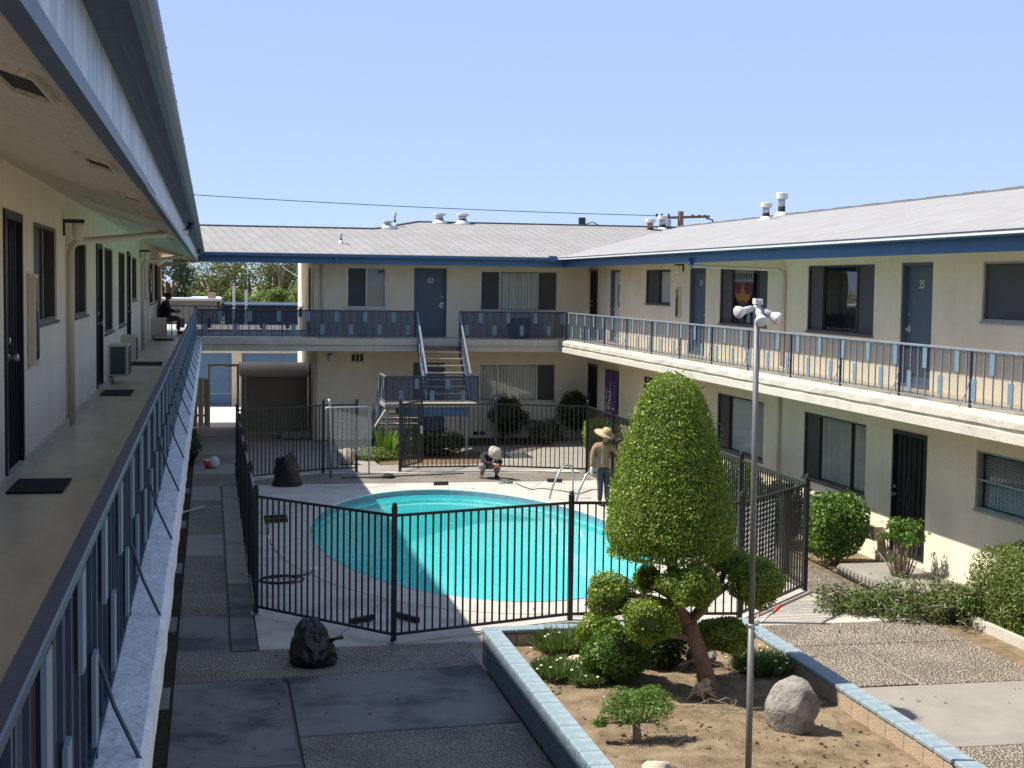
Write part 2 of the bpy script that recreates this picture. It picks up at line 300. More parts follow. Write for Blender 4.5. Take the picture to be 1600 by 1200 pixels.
def leaf_mat(name, cols, trans=.35, rough=.45):
    m = bpy.data.materials.new(name); m.use_nodes = True; nt = m.node_tree; n = nt.nodes; l = nt.links; b = n['Principled BSDF']; b.inputs['Roughness'].default_value = rough; out = n['Material Output']
    ge = n.new('ShaderNodeNewGeometry'); cr = n.new('ShaderNodeValToRGB'); els = cr.color_ramp.elements
    while len(els) < len(cols): els.new(.5)
    for i, (p, c) in enumerate(cols): els[i].position = p; els[i].color = c+(1,)
    l.new(ge.outputs['Random Per Island'], cr.inputs[0]); l.new(cr.outputs[0], b.inputs['Base Color'])
    tr = n.new('ShaderNodeBsdfTranslucent'); gm = n.new('ShaderNodeMix'); gm.data_type = 'RGBA'; gm.blend_type = 'MULTIPLY'; gm.inputs[0].default_value = 1; gm.inputs[7].default_value = (1.1, 1.15, .5, 1); l.new(cr.outputs[0], gm.inputs[6]); l.new(gm.outputs[2], tr.inputs[0])
    mx = n.new('ShaderNodeMixShader'); mx.inputs[0].default_value = trans; l.new(b.outputs[0], mx.inputs[1]); l.new(tr.outputs[0], mx.inputs[2]); l.new(mx.outputs[0], out.inputs[0]); return m
lf_top = leaf_mat('topiary_leaf', [(0, (.08, .145, .016)), (.4, (.16, .26, .03)), (.75, (.27, .36, .048)), (.95, (.40, .43, .07)), (1, (.42, .26, .06))])
lf_green = leaf_mat('shrub_leaf', [(0, (.035, .08, .014)), (.5, (.085, .17, .024)), (.9, (.17, .28, .04)), (1, (.26, .32, .07))])
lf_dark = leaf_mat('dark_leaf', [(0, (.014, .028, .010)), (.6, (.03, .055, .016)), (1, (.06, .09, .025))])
lf_dead = leaf_mat('cut_branch_leaf', [(0, (.045, .085, .02)), (.5, (.10, .165, .04)), (.8, (.19, .23, .08)), (1, (.32, .26, .14))])
lf_hedge = leaf_mat('hedge_leaf', [(0, (.06, .11, .02)), (.5, (.14, .21, .04)), (.85, (.24, .27, .07)), (1, (.30, .20, .10))])
lf_tree = leaf_mat('tree_leaf', [(0, (.06, .08, .025)), (.5, (.13, .155, .05)), (1, (.25, .265, .10))])
lf_tree2 = leaf_mat('light_tree_leaf', [(0, (.08, .13, .03)), (.5, (.17, .24, .05)), (1, (.30, .34, .09))])
lf_cyp = leaf_mat('cypress_leaf', [(0, (.018, .035, .016)), (1, (.045, .07, .03))])
lf_jun = leaf_mat('juniper_leaf', [(0, (.07, .14, .025)), (.6, (.15, .27, .05)), (1, (.25, .36, .08))])
lf_grass = leaf_mat('ice_plant_leaf', [(0, (.06, .10, .035)), (.6, (.12, .18, .065)), (1, (.22, .26, .11))])
flower_m = pmat('pale_flower', (.75, .72, .45), .7)
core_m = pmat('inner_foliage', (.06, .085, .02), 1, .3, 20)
dry_m = leaf_mat('dry_leaf', [(0, (.13, .075, .035)), (1, (.30, .19, .09))], .2)
def chain_mat():
    m = bpy.data.materials.new('chain_wire'); m.use_nodes = True; return m

def mesh_screen(name='rail_mesh_screen', op=.5, col=(.035, .04, .055, 1)):
    m = bpy.data.materials.new(name); m.use_nodes = True; nt = m.node_tree; n = nt.nodes; l = nt.links; b = n['Principled BSDF']; b.inputs['Base Color'].default_value = col; b.inputs['Roughness'].default_value = .8; t = n.new('ShaderNodeBsdfTransparent'); mx = n.new('ShaderNodeMixShader'); mx.inputs[0].default_value = op
    l.new(t.outputs[0], mx.inputs[1]); l.new(b.outputs[0], mx.inputs[2]); l.new(mx.outputs[0], n['Material Output'].inputs[0]); return m
screen_net = mesh_screen(); dense_net = mesh_screen('dense_rail_screen', .78, (.04, .055, .095, 1))
# ------------------------------------------------------------------ foliage
def leaves(pts, nrm, size, asp=.5, jit=.9, bend=.25, sj=.35):
    """rhombic leaves at pts, facing roughly along nrm; each leaf is one folded quad pair"""
    n = len(pts); pts = np.asarray(pts, float); nrm = np.asarray(nrm, float)
    nn = nrm+rng.normal(0, jit, (n, 3)); nn /= np.linalg.norm(nn, axis=1)[:, None]+1e-9
    t = rng.normal(0, 1, (n, 3)); t -= (t*nn).sum(1)[:, None]*nn; t /= np.linalg.norm(t, axis=1)[:, None]+1e-9
    b = np.cross(nn, t); s = size*(1+rng.uniform(-sj, sj, n))[:, None]
    v = np.empty((n, 4, 3)); v[:, 0] = pts-t*s*.5; v[:, 1] = pts+b*s*asp*.5+nn*s*bend*.3; v[:, 2] = pts+t*s*.5; v[:, 3] = pts-b*s*asp*.5+nn*s*bend*.3
    return v.reshape(-1, 3)
def leaf_obj(name, vs, mat, parent=None, **kw):
    vs = np.vstack(vs) if isinstance(vs, list) else vs
    n = len(vs)//4; me = bpy.data.meshes.new(name); me.vertices.add(n*4); me.vertices.foreach_set('co', vs.astype(np.float32).ravel())
    me.loops.add(n*4); me.loops.foreach_set('vertex_index', np.arange(n*4, dtype=np.int32)); me.polygons.add(n); me.polygons.foreach_set('loop_start', np.arange(0, n*4, 4, dtype=np.int32)); me.update(calc_edges=True); me.validate()
    return put(name, me, mat, parent, **kw)
def lump(d, amp, seed, k=5):
    r_ = np.random.default_rng(seed); o = np.ones(len(d))
    for i in range(k):
        a = r_.normal(0, 1, 3); a /= np.linalg.norm(a); o += amp*np.sin(d@a*r_.uniform(3, 9)+r_.uniform(0, 6))/1.5
    return o
def ball_leaves(c, r, n, size, amp=.05, seed=0, inner=.2, box=2., **k):
    d = rng.normal(0, 1, (n, 3)); d /= np.linalg.norm(d, axis=1)[:, None]
    rad = (1-inner*rng.random(n)**2+(rng.random(n) < .05)*rng.random(n)*.16)*lump(d, amp, seed)/((np.abs(d)**box).sum(1)**(1/box))
    p = np.array(c)+d*np.array(r)*rad[:, None]; nn = d/np.array(r); nn /= np.linalg.norm(nn, axis=1)[:, None]
    return leaves(p, nn, size, **k)
def ellip(mb, c, r, n=14, m=8, amp=.0, seed=0):
    i0 = len(mb.v); ds = []
    for j in range(m+1):
        for k in range(n):
            th = math.pi*j/m; ph = 2*math.pi*k/n; ds.append((math.sin(th)*math.cos(ph), math.sin(th)*math.sin(ph), math.cos(th)))
    ds = np.array(ds); rr = lump(ds, amp, seed) if amp else np.ones(len(ds))
    for d, q in zip(ds, rr): mb.v.append((c[0]+d[0]*r[0]*q, c[1]+d[1]*r[1]*q, c[2]+d[2]*r[2]*q))
    for j in range(m):
        for k in range(n): a, b = i0+j*n+k, i0+j*n+(k+1) % n; mb.f.append((a, b, b+n, a+n))
    return mb

# ------------------------------------------------------------------ ground, paths, deck
def hole_sheet(name, x0, y0, x1, y1, hx0, hy0, hx1, hy1, z, mat):
    m = MB()
    m.quad((x0, y0, z), (x1, y0, z), (x1, hy0, z), (x0, hy0, z)).quad((x0, hy1, z), (x1, hy1, z), (x1, y1, z), (x0, y1, z))
    m.quad((x0, hy0, z), (hx0, hy0, z), (hx0, hy1, z), (x0, hy1, z)).quad((hx1, hy0, z), (x1, hy0, z), (x1, hy1, z), (hx1, hy1, z))
    return m.build(name, mat, fix=False, kind='structure')
DX0, DX1, DY0, DY1 = .62, 9.25, 19.08, 36.9
hole_sheet('ground', -1500, -1500, 1500, 3000, DX0+.02, DY0+.02, DX1-.02, DY1-.02, -.07, pmat('dry_ground', (.30, .26, .21), 1., .15, 2, .5, 20))
def slab(parent, x0, y0, x1, y1, mat, z=0., th=.09, sk0=0, sk1=0, name='slab', bev=.006):
    g = .013
    m = MB().prism([(x0+g, y0+g+sk0*x0), (x1-g, y0+g+sk0*x1), (x1-g, y1-g+sk1*x1), (x0+g, y1-g+sk1*x0)], z-th, z+random.uniform(-.003, .003))
    return m.build(name, mat, parent, bevel=bev)
lp = struct_root('path', (0, 25, 0))
rows = [(36.86, 38.9, 'c'), (34.62, 36.86, 'a'), (32.4, 34.6, 'c'), (30.2, 32.4, 'a'), (28., 30.2, 'a'), (25.85, 28., 'c'), (23.5, 25.85, 'a'), (21.18, 23.5, 'a'), (18.98, 21.18, 'k')]
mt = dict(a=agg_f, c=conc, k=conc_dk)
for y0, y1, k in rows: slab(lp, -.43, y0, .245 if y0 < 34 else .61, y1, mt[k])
for y0, y1 in ((38.9, 41.1), (41.1, 43.3), (43.3, 45.5), (45.5, 48.5)): slab(lp, -.43, y0, .9, y1, agg_f if y0 == 38.9 else conc)
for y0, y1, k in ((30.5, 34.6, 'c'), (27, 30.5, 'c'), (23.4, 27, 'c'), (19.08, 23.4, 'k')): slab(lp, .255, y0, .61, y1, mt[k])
slab(lp, -.43, 17.6, 3.33, 18.98, agg_f, sk0=.088, sk1=.048)
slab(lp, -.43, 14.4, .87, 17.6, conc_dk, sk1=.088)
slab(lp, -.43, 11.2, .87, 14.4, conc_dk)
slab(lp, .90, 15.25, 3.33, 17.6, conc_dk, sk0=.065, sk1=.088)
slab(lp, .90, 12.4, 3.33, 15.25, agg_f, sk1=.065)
slab(lp, .90, 8, 3.33, 12.4, conc); slab(lp, -.43, 8, .87, 11.2, conc)
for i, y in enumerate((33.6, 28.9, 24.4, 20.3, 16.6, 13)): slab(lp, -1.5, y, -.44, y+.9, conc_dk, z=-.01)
# pool deck: coping band and radial slabs round the oval pool
PX, PY, PA, PB = 4.87, 27.4, 3.02, 6.05
pd = struct_root('pool_deck', (PX, PY, 0))
def ell(a, off=0.): return (PX+(PA+off)*math.cos(a), PY+(PB+off)*math.sin(a))
def to_rect(a):
    dx, dy = (PA+.8)*math.cos(a), (PB+.8)*math.sin(a)
    t = min(((DX1-PX)/dx if dx > 0 else (DX0-PX)/dx) if abs(dx) > 1e-6 else 1e9, ((DY1-PY)/dy if dy > 0 else (DY0-PY)/dy) if abs(dy) > 1e-6 else 1e9)
    return (PX+dx*t, PY+dy*t)
corner_a = [math.atan2((y-PY)/(PB+.8), (x-PX)/(PA+.8)) % (2*math.pi) for x in (DX0, DX1) for y in (DY0, DY1)]
def ring_piece(a0, a1, f0, f1, name, mat, z, th=.1, n=14):
    al = sorted([a0+(a1-a0)*k/n for k in range(n+1)]+[c for c in corner_a if a0 < c < a1 and f1 is to_rect])
    ins = [f0(a) for a in al]; outs = [f1(a) for a in al]; m = MB()
    for k in range(len(al)-1): m.quad((*ins[k], z), (*outs[k], z), (*outs[k+1], z), (*ins[k+1], z))
    for k in range(len(al)-1): m.quad((*ins[k], z), (*ins[k+1], z), (*ins[k+1], z-th), (*ins[k], z-th)); m.quad((*outs[k], z), (*outs[k], z-th), (*outs[k+1], z-th), (*outs[k+1], z))
    for k in (0, len(al)-1): m.quad((*ins[k], z), (*outs[k], z), (*outs[k], z-th), (*ins[k], z-th))
    return m.build(name, mat, pd, fix=True)
NS = 10
for k in range(NS):
    a0 = 2*math.pi*k/NS+.15; a1 = 2*math.pi*(k+1)/NS+.15-.0018
    if a0 > 2*math.pi: a0 -= 2*math.pi; a1 -= 2*math.pi
    ring_piece(a0, a1, lambda a: ell(a, .0), lambda a: ell(a, .78), 'coping_slab', copingm, .004)
cuts = [.15+2*math.pi*k/8 for k in range(8)]
for k in range(8):
    a0 = cuts[k]; a1 = cuts[k]+2*math.pi/8-.003
    ring_piece(a0, min(a1, 2*math.pi) if a1 > 2*math.pi else a1, lambda a: ell(a, .795), to_rect, 'deck_slab', deckm, 0)
    if a1 > 2*math.pi: ring_piece(0, a1-2*math.pi, lambda a: ell(a, .795), to_rect, 'deck_slab', deckm, 0)
MB().prism([(.7, 34.75), (9.2, 34.75), (9.2, 36.3), (2.6, 36.6), (.75, 35.3)], -.02, .008).build('aggregate_band', agg_f, pd)
MB().box(.62, 36.92, -.09, 11.4, 38.2, 0).build('back_walk', conc, pd)
MB().box(.92, 38.22, -.09, 4.3, 44.6, -.002).build('back_walk', conc, pd)
MB().box(7.5, 38.22, -.09, 10.0, 41.8, -.002).build('back_walk', conc, pd)
MB().box(10.0, 38.22, -.09, 11.48, 44.6, -.002).build('back_walk', conc, pd)
MB().box(7.5, 41.8, -.09, 10.0, 42.6, .0).build('back_walk', agg_f, pd)
MB().box(4.32, 41.2, -.09, 7.5, 44.6, -.004).build('back_walk', conc, pd)
# right-hand path and beds
MB().box(-1.53, -12, -.06, -.435, 48.3, -.03).build('planting_bed', dark_soil, lp)
rp = struct_root('right_path', (9, 17, 0))
for k_ in range(5): slab(rp, 6.84, 8-(k_+1)*4, 10.11, 8-k_*4, agg if k_ % 2 else conc); slab(lp, -.43, 8-(k_+1)*4, 3.33, 8-k_*4, conc)
slab(rp, 6.84, 16.2, 8.40, 18.22, agg, sk0=.005); slab(rp, 8.45, 16.2, 10.11, 18.22, agg); slab(rp, 8.40, 16.2, 8.45, 18.22, conc)
slab(rp, 6.84, 18.22, 10.11, 19.45, agg); slab(rp, 6.84, 13.88, 10.11, 16.2, conc); slab(rp, 6.84, 11.6, 10.11, 13.88, agg); slab(rp, 6.84, 8, 10.11, 11.6, conc)
slab(rp, 7.0, 19.45, 9.24, 20.4, copingm, th=.05, z=.003); slab(rp, 9.26, 19.45, 10.11, 21.4, copingm)
for i in range(8): slab(rp, 9.26, 21.4+i*2.05, 10.11, 23.45+i*2.05, agg)
MB().box(10.13, 5, -.12, 11.52, 38.2, -.02).build('planting_bed', soil, rp)
MB().box(4.4, 38.3, -.1, 7.45, 41.1, -.01).build('planting_bed', litter_soil, rp)
MB().box(7.2, 42.6, -.1, 10.0, 44.6, .02).build('planting_bed', dark_soil, rp)
al = struct_root('alley', (0, 52, 0))
for i in range(8): slab(al, -14+i*4, 48.55, -10+i*4, 57, alleym)

# ------------------------------------------------------------------ pool
pool = thing('swimming_pool', 'oval swimming pool of turquoise water crossed by a roof shadow', 'pool', (PX, PY, -1.9))
def floor_z(y): return -.80-.50*max(0, min(1, (y-22.5)/9))
m = MB(); N = 72; rings = [(1.0, None)]
prof = [(0, .02), (0, -.32), (-.25, 'a'), (-.75, 'b'), (-1.4, 'c'), (-2.2, 'c')]
for off, zz in prof:
    for k in range(N):
        a = 2*math.pi*k/N; x, y = ell(a, off); fz = floor_z(y)
        z = zz if not isinstance(zz, str) else dict(a=fz*.62-.02, b=fz*.88, c=fz)[zz]
        m.v.append((x, y, z))
for r_ in range(len(prof)-1):
    for k in range(N): m.f.append((r_*N+k, r_*N+(k+1) % N, (r_+1)*N+(k+1) % N, (r_+1)*N+k))
i = len(m.v); 
nr = len(prof)-1
for k in range(N//2-1):
    a, b = nr*N+k, nr*N+k+1; c, d = nr*N+N-1-k-1+1 if k else nr*N, nr*N+N-1-k
    if k == 0: m.f.append((nr*N, nr*N+1, nr*N+N-1))
    else: m.f.append((nr*N+k, nr*N+k+1, nr*N+N-k-1, nr*N+N-k))
m.f.append((nr*N+N//2-1, nr*N+N//2, nr*N+N//2+1))
basin = m.build('basin', poolm, pool, smooth=True, fix=False)
m = MB()
for k in range(N): a, b = 2*math.pi*k/N, 2*math.pi*(k+1)/N; m.quad((*ell(a, -.006), .0), (*ell(b, -.006), .0), (*ell(b, -.006), -.16), (*ell(a, -.006), -.16))
m.build('waterline_tile', pmat('waterline_tile', (.16, .24, .30), .3, .2, 8), pool, fix=False)
m = MB()
top = [(*ell(2*math.pi*k/N, -.003), -.10) for k in range(N)]; bot = [(x, y, -1.9) for x, y, z in top]; m.hexa(bot, top); m.build('water', waterm, pool)
for j, (off, zz) in enumerate(((-.30, -.28),)):   # entry steps at the far end
    m = MB(); al_ = [math.pi*(.22+.50*k/30) for k in range(31)]; of_ = [off*math.sin(math.pi*k/30)**.6 for k in range(31)]
    for k in range(30):
        m.quad((*ell(al_[k], .0), zz), (*ell(al_[k+1], .0), zz), (*ell(al_[k+1], of_[k+1]), zz), (*ell(al_[k], of_[k]), zz)); m.quad((*ell(al_[k], of_[k]), zz), (*ell(al_[k+1], of_[k+1]), zz), (*ell(al_[k+1], of_[k+1]), zz-.10), (*ell(al_[k], of_[k]), zz-.10))
    m.build('step', poolm, pool, fix=False)
m = MB()
for s_ in (0, 1):
    bx, by = (7.62, 31.85) if s_ == 0 else (8.02, 31.05)
    o = Vector((.55, .25, 0)); b0 = Vector((bx-.2, by-.12, 0))
    pth = [b0+Vector((-.05, 0, -.7)), b0+Vector((-.04, 0, .05)), b0+Vector((0.02, 0, .28)), b0+o*.35+Vector((0, 0, .62)), b0+o*.62+Vector((0, 0, .74)), b0+o*.85+Vector((0, 0, .72)), b0+o*.98+Vector((0, 0, .58)), b0+o, b0+o+Vector((0, 0, -.0))]
    if s_ == 0: lad = thing('pool_ladder', 'steel pool ladder handrails arching over the far right pool edge', 'ladder', (7.8, 31.4, 0)); r0 = b0
    MB().tube(pth, .024, 8).build('handrail', pmat('ladder_steel%d' % s_, (.42, .50, .50), .3, metal=.6), lad, smooth=True)
MB().bar(r0+Vector((-.05, 0, -.35)), b0+Vector((-.05, 0, -.35)), .08, .03).build('rung', white_pl, lad)

# ------------------------------------------------------------------ walls with openings
def wall(name, fr, u0, u1, z0, z1, ops, mat, parent, rev=.11, flip=False):
    us = sorted({u0, u1, *[o[0] for o in ops], *[o[1] for o in ops]}); zs = sorted({z0, z1, *[o[2] for o in ops], *[o[3] for o in ops]}); m = MB()
    def inside(u, z): return any(o[0] < u < o[1] and o[2] < z < o[3] for o in ops)
    for a, b in zip(us, us[1:]):
        run = None
        for c, d in list(zip(zs, zs[1:]))+[(None, None)]:
            solid = c is not None and not inside((a+b)/2, (c+d)/2)
            if solid and run is None: run = c
            if not solid and run is not None:
                e = c if c is not None else zs[-1]; m.quad(fr(a, run, 0), fr(b, run, 0), fr(b, e, 0), fr(a, e, 0)); run = None
    for a, b, c, d in [o[:4] for o in ops]:
        m.quad(fr(a, c, 0), fr(b, c, 0), fr(b, c, -rev), fr(a, c, -rev)); m.quad(fr(a, d, 0), fr(b, d, 0), fr(b, d, -rev), fr(a, d, -rev))
        m.quad(fr(a, c, 0), fr(a, d, 0), fr(a, d, -rev), fr(a, c, -rev)); m.quad(fr(b, c, 0), fr(b, d, 0), fr(b, d, -rev), fr(b, c, -rev))
    return m.build(name, mat, parent, fix=False)
def window(fr, parent, u0, u1, z0, z1, panes, frame=bronze, rail=None, rev=.07):
    """panes: list of (width fraction, kind) from low u to high u; kind s screen, g glass, b glass+vertical blind, m glass+mini blind"""
    f = MB(); t = .035; e = .004; w = u1-u0
    for a, b, c, d in ((u0-e, u0+t, z0, z1), (u1-t, u1+e, z0, z1), (u0+t, u1-t, z0-e, z0+t), (u0+t, u1-t, z1-t, z1+e)): f.fbox(fr, a, b, c, d, -rev-.03, -.018)
    f.fbox(fr, u0-.03, u1+.03, z0-.03, z0-.004, -.02, .03)
    cu = u0; divs = []
    for fr_, k in panes[:-1]: cu += fr_*w; divs.append(cu); f.fbox(fr, cu-.018, cu+.018, z0+t, z1-t, -rev-.02, -.03)
    if rail: f.fbox(fr, u0+t, u1-t, rail-.015, rail+.015, -rev-.015, -.035)
    o = f.build('window', frame, parent)
    ed = [u0+t]+divs+[u1-t]
    for (a, b), (q, k) in zip(zip(ed, ed[1:]), panes):
        a += .01; b -= .01
        if k == 's':
            MB().fbox(fr, a, b, z0+t, z1-t, -rev+.012, -rev+.016).build('screen', screen_m, o)
        else:
            MB().quad(fr(a, z0+t, -rev), fr(b, z0+t, -rev), fr(b, z1-t, -rev), fr(a, z1-t, -rev)).build('pane', glassm, o, fix=False)
        if k in 'bv':
            m = MB(); n = max(2, int((b-a)/(.095 if k == 'b' else .12)))
            for i in range(n):
                uu = a+(b-a)*(i+.5)/n; ang = random.uniform(.25, .45) if k == 'b' else random.uniform(.9, 1.2); dx = .044*math.cos(ang); dd = .044*math.sin(ang)
                m.quad(fr(uu-dx, z0+.05, -rev-.052-dd), fr(uu+dx, z0+.05, -rev-.052+dd), fr(uu+dx, z1-.06, -rev-.052+dd), fr(uu-dx, z1-.06, -rev-.052-dd))
            m.build('vertical_blind', blind_m, o, fix=False)
        if k == 'm':
            m = MB(); n = int((z1-z0-.1)/.03)
            for i in range(n):
                zz = z0+.05+i*.03; m.quad(fr(a, zz, -rev-.06), fr(b, zz, -rev-.06), fr(b, zz+.021, -rev-.075), fr(a, zz+.021, -rev-.075))
            m.build('mini_blind', mini_m, o, fix=False)
    m = MB(); A, B_ = -rev-.035, -rev-.45
    m.quad(fr(u0-.3, z0-.2, B_), fr(u1+.3, z0-.2, B_), fr(u1+.3, z1+.2, B_), fr(u0-.3, z1+.2, B_))
    for uu in (u0-.001, u1+.001): m.quad(fr(uu, z0, A), fr(uu, z1, A), fr(uu+(-.3 if uu < (u0+u1)/2 else .3), z1+.2, B_), fr(uu+(-.3 if uu < (u0+u1)/2 else .3), z0-.2, B_))
    for zz, q in ((z0, -.2), (z1, .2)): m.quad(fr(u0, zz, A), fr(u1, zz, A), fr(u1+.3, zz+q, B_), fr(u0-.3, zz+q, B_))
    m.build('room_behind', dark_in, o, fix=False)
    return o
def door(fr, parent, u0, u1, z0, z1, mat=door_blue, num=None, knob=None, plate=True, frame_mat=None, rot=None, rev=.10):
    o = MB().fbox(fr, u0+.02, u1-.02, z0+.01, z1-.02, -rev-.045, -rev).build('door', mat, parent)
    f = MB(); fm = frame_mat or mat
    for a, b, c, d in ((u0-.003, u0+.05, z0, z1+.002), (u1-.05, u1+.003, z0, z1+.002), (u0+.05, u1-.05, z1-.05, z1+.002)): f.fbox(fr, a, b, c, d, -rev-.05, -.012)
    f.fbox(fr, u0, u1, z0-.02, z0+.012, -rev, .03)
    f.build('door_frame', fm, o)
    kd = knob if knob else u0+.12
    zz = z0+.93
    c = Vector(fr(kd, zz, -rev)); nv = (Vector(fr(kd, zz, 1))-Vector(fr(kd, zz, 0))).normalized(); Mq = nv.to_track_quat('Z', 'Y').to_matrix()
    m = MB()
    if plate: m.lathe(c, [(.088, 0), (.088, .008), (.05, .012), (.03, .03), (.028, .055), (.02, .065)], 16, Mq)
    else: m.lathe(c, [(.03, 0), (.03, .012), (.014, .015), (.03, .045), (.02, .065)], 12, Mq)
    m.build('handle', alum, o, smooth=False); MB().lathe(Vector(fr(kd, zz+.25, -rev)), [(.028, 0), (.028, .015), (.012, .02)], 10, Mq).build('deadbolt', alum, o)
    if num:
        me = text_mesh(num, .20); U = (Vector(fr(1, 0, 0))-Vector(fr(0, 0, 0))); Rt = U if U.cross(Vector((0, 0, 1))).dot(nv) > 0 else -U
        Mt = Matrix((Rt, Vector((0, 0, 1)), nv)).transposed().to_4x4(); sh = Matrix.Identity(4); sh[0][1] = .18
        me.transform(Matrix.Translation(Vector(fr((u0+u1)/2, z0+1.62, -rev+.006))) @ Mt @ sh); put('door_number', me, numm, o)
    return o
def security_door(fr, parent, u0, u1, z0, z1, knob, ornate=False):
    o = MB().fbox(fr, u0+.03, u1-.03, z0+.02, z1-.03, -.075, -.06).build('security_door', dark_in, parent)
    f = MB()
    for a, b, c, d in ((u0-.02, u0+.04, z0, z1+.02), (u1-.04, u1+.02, z0, z1+.02), (u0+.04, u1-.04, z1-.05, z1+.02), (u0+.04, u1-.04, z0, z0+.08)): f.fbox(fr, a, b, c, d, -.06, .02)
    f.build('door_frame', blackm, o)
    n = 6
    for i in range(1, n):
        uu = u0+.04+(u1-u0-.08)*i/n; MB().fbox(fr, uu-.012, uu+.012, z0+.08, z1-.05, -.04, -.015).build('bar', blackm, o)
    if ornate:
        m = MB(); cu, cz = (u0+u1)/2, z0+.95
        for sg in (-1, 1):
            m.tube([fr(cu, cz+.42, -.005), fr(cu+sg*.09, cz+.2, -.005), fr(cu+sg*.15, cz, -.005), fr(cu+sg*.09, cz-.2, -.005), fr(cu, cz-.42, -.005)], .009, 6)
            m.tube([fr(cu, cz+.25, -.005), fr(cu+sg*.05, cz+.12, -.005), fr(cu+sg*.06, cz, -.005), fr(cu, cz-.15, -.005)], .008, 6)
            m.tube([fr(cu+sg*.33+.05*math.cos(t), cz+.07*math.sin(t), -.005) for t in [k*.6 for k in range(11)]], .008, 6)
        m.build('scrollwork', blackm, o)
    c = Vector(fr(knob, z0+.98, -.0)); nv = (Vector(fr(0, 0, 1))-Vector(fr(0, 0, 0))); Mq = nv.to_track_quat('Z', 'Y').to_matrix()
    MB().lathe(c, [(.03, -.01), (.03, .012), (.014, .018), (.014, .04), (.033, .05), (.033, .075), (.02, .085)], 12, Mq).build('handle', alum, o); MB().lathe(c+Vector((0, 0, .13)), [(.028, -.01), (.028, .02), (.015, .025)], 12, Mq).build('deadbolt', alum, o)
    return o
def roof_uv(o, ax, nx):
    me = o.data; uvl = me.uv_layers.new(name='UVMap')
    for lp_ in me.loops:
        co = me.vertices[lp_.vertex_index].co; uvl.data[lp_.index].uv = (co[ax], co[nx]*1.02)
def wall_light(fr, u, z, label):
    o = thing('wall_light', label, 'light fixture', fr(u, z, 0), 'wall lanterns along the walkways')
    m = MB().fbox(fr, u-.05, u+.05, z-.08, z+.10, .002, .02).fbox(fr, u-.045, u+.045, z+.06, z+.10, .02, .22); m.build('bracket', blackm, o, bevel=.006)
    c = Vector(fr(u, z-.10, .15)); MB().lathe(c, [(.045, -.02), (.055, 0), (.06, .15), (.05, .16)], 12).build('shade', shadem, o, smooth=True)
    return o
def niche(fr, u, z0, z1, label):
    o = thing('extinguisher_cabinet', label, 'cabinet', fr(u, z0, 0), 'extinguisher cabinets on the upper walls')
    m = MB(); w = .13
    for a, b, c, d in ((u-w, u-w+.035, z0, z1), (u+w-.035, u+w, z0, z1), (u-w+.035, u+w-.035, z0, z0+.035), (u-w+.035, u+w-.035, z1-.035, z1)): m.fbox(fr, a, b, c, d, .002, .07)
    m.build('frame', cream_p, o, bevel=.004); MB().fbox(fr, u-w+.03, u+w-.03, z0+.03, z1-.03, .002, .012).build('back_panel', dark_in, o)
    c = Vector(fr(u, z0+.05, .045)); MB().lathe(c, [(.04, 0), (.045, .02), (.045, .40), (.02, .46), (.02, .5)], 10).build('extinguisher', pmat('ext_'+str(round(u)), (.04, .04, .045), .4), o, smooth=True)
    return o
def downspout(fr, parent, u, zt, zb, ue, de, ze, mat_top, name='downspout', w=.06):
    # outlet at the eave (ue, de, ze), sloping run back to the wall, then down
    p = [fr(ue, ze+.18, de), fr(ue, ze+.06, de), fr(ue+(u-ue)*.03, ze, de-.06)]
    o = MB().tube(p, .05, 10).build(name, mat_top, parent, smooth=True)
    q = [fr(ue+(u-ue)*.03, ze, de-.06), fr(u+(ue-u)*.06, zt+.02, .10), fr(u+(ue-u)*.015, zt-.03, .06), fr(u, zt-.12, .05), fr(u, zb, .05)]
    MB().tube(q, .04, 10).build('pipe_run', cream_p, o, smooth=True); return o

# ------------------------------------------------------------------ left wing (the walkway beside the camera)
YE = 48.2
EV, SL = 5.54, .22
lw = thing('apartment_wing', 'cream two-storey apartment wing with shaded walkway running along the left side', 'building', (-5, 22, 0), 'apartment wings round the courtyard')
ops = [(11.8, 12.84, 3.15, 5.25), (13.75, 15.76, 4.33, 5.25), (17.7, 19.55, 4.3, 5.2), (21.1, 22.18, 3.15, 5.22), (22.75, 24.75, 3.93, 5.22), (26.2, 28.25, 3.93, 5.22), (28.78, 29.85, 3.15, 5.25), (30.7, 32.7, 4.32, 5.2), (35.5, 37.2, 4.3, 5.17), (37.7, 38.7, 3.15, 5.2), (39.3, 42.0, 4.1, 5.2), (42.9, 45.7, 4.1, 5.2)]
wall('wall', FL, -4, YE, -.1, 5.72, ops, stucco, lw)
security_door(FL, lw, *ops[0], 11.98); security_door(FL, lw, *ops[3], 21.3); security_door(FL, lw, *ops[6], 28.95)
for k in (1, 2): window(FL, lw, *ops[k], [(.5, 's'), (.5, 'g')])
for k in (4, 5): window(FL, lw, *ops[k], [(.55, 's'), (.45, 'g')])
for k in (7, 8, 10, 11): window(FL, lw, *ops[k], [(.5, 's'), (.5, 'g')])
door(FL, lw, *ops[9], mat=white_p, knob=37.85, plate=False)
MB().box(XL-.02, -4, F2, XL+.035, YE, F2+.10).build('wall_base', pmat('base_paint', (.50, .46, .38), .7, .08, 3, .2, 30), lw)
MB().box(XL, -4, 2.76, -.42, YE+.4, F2).build('walkway_slab', deck_paint, lw)
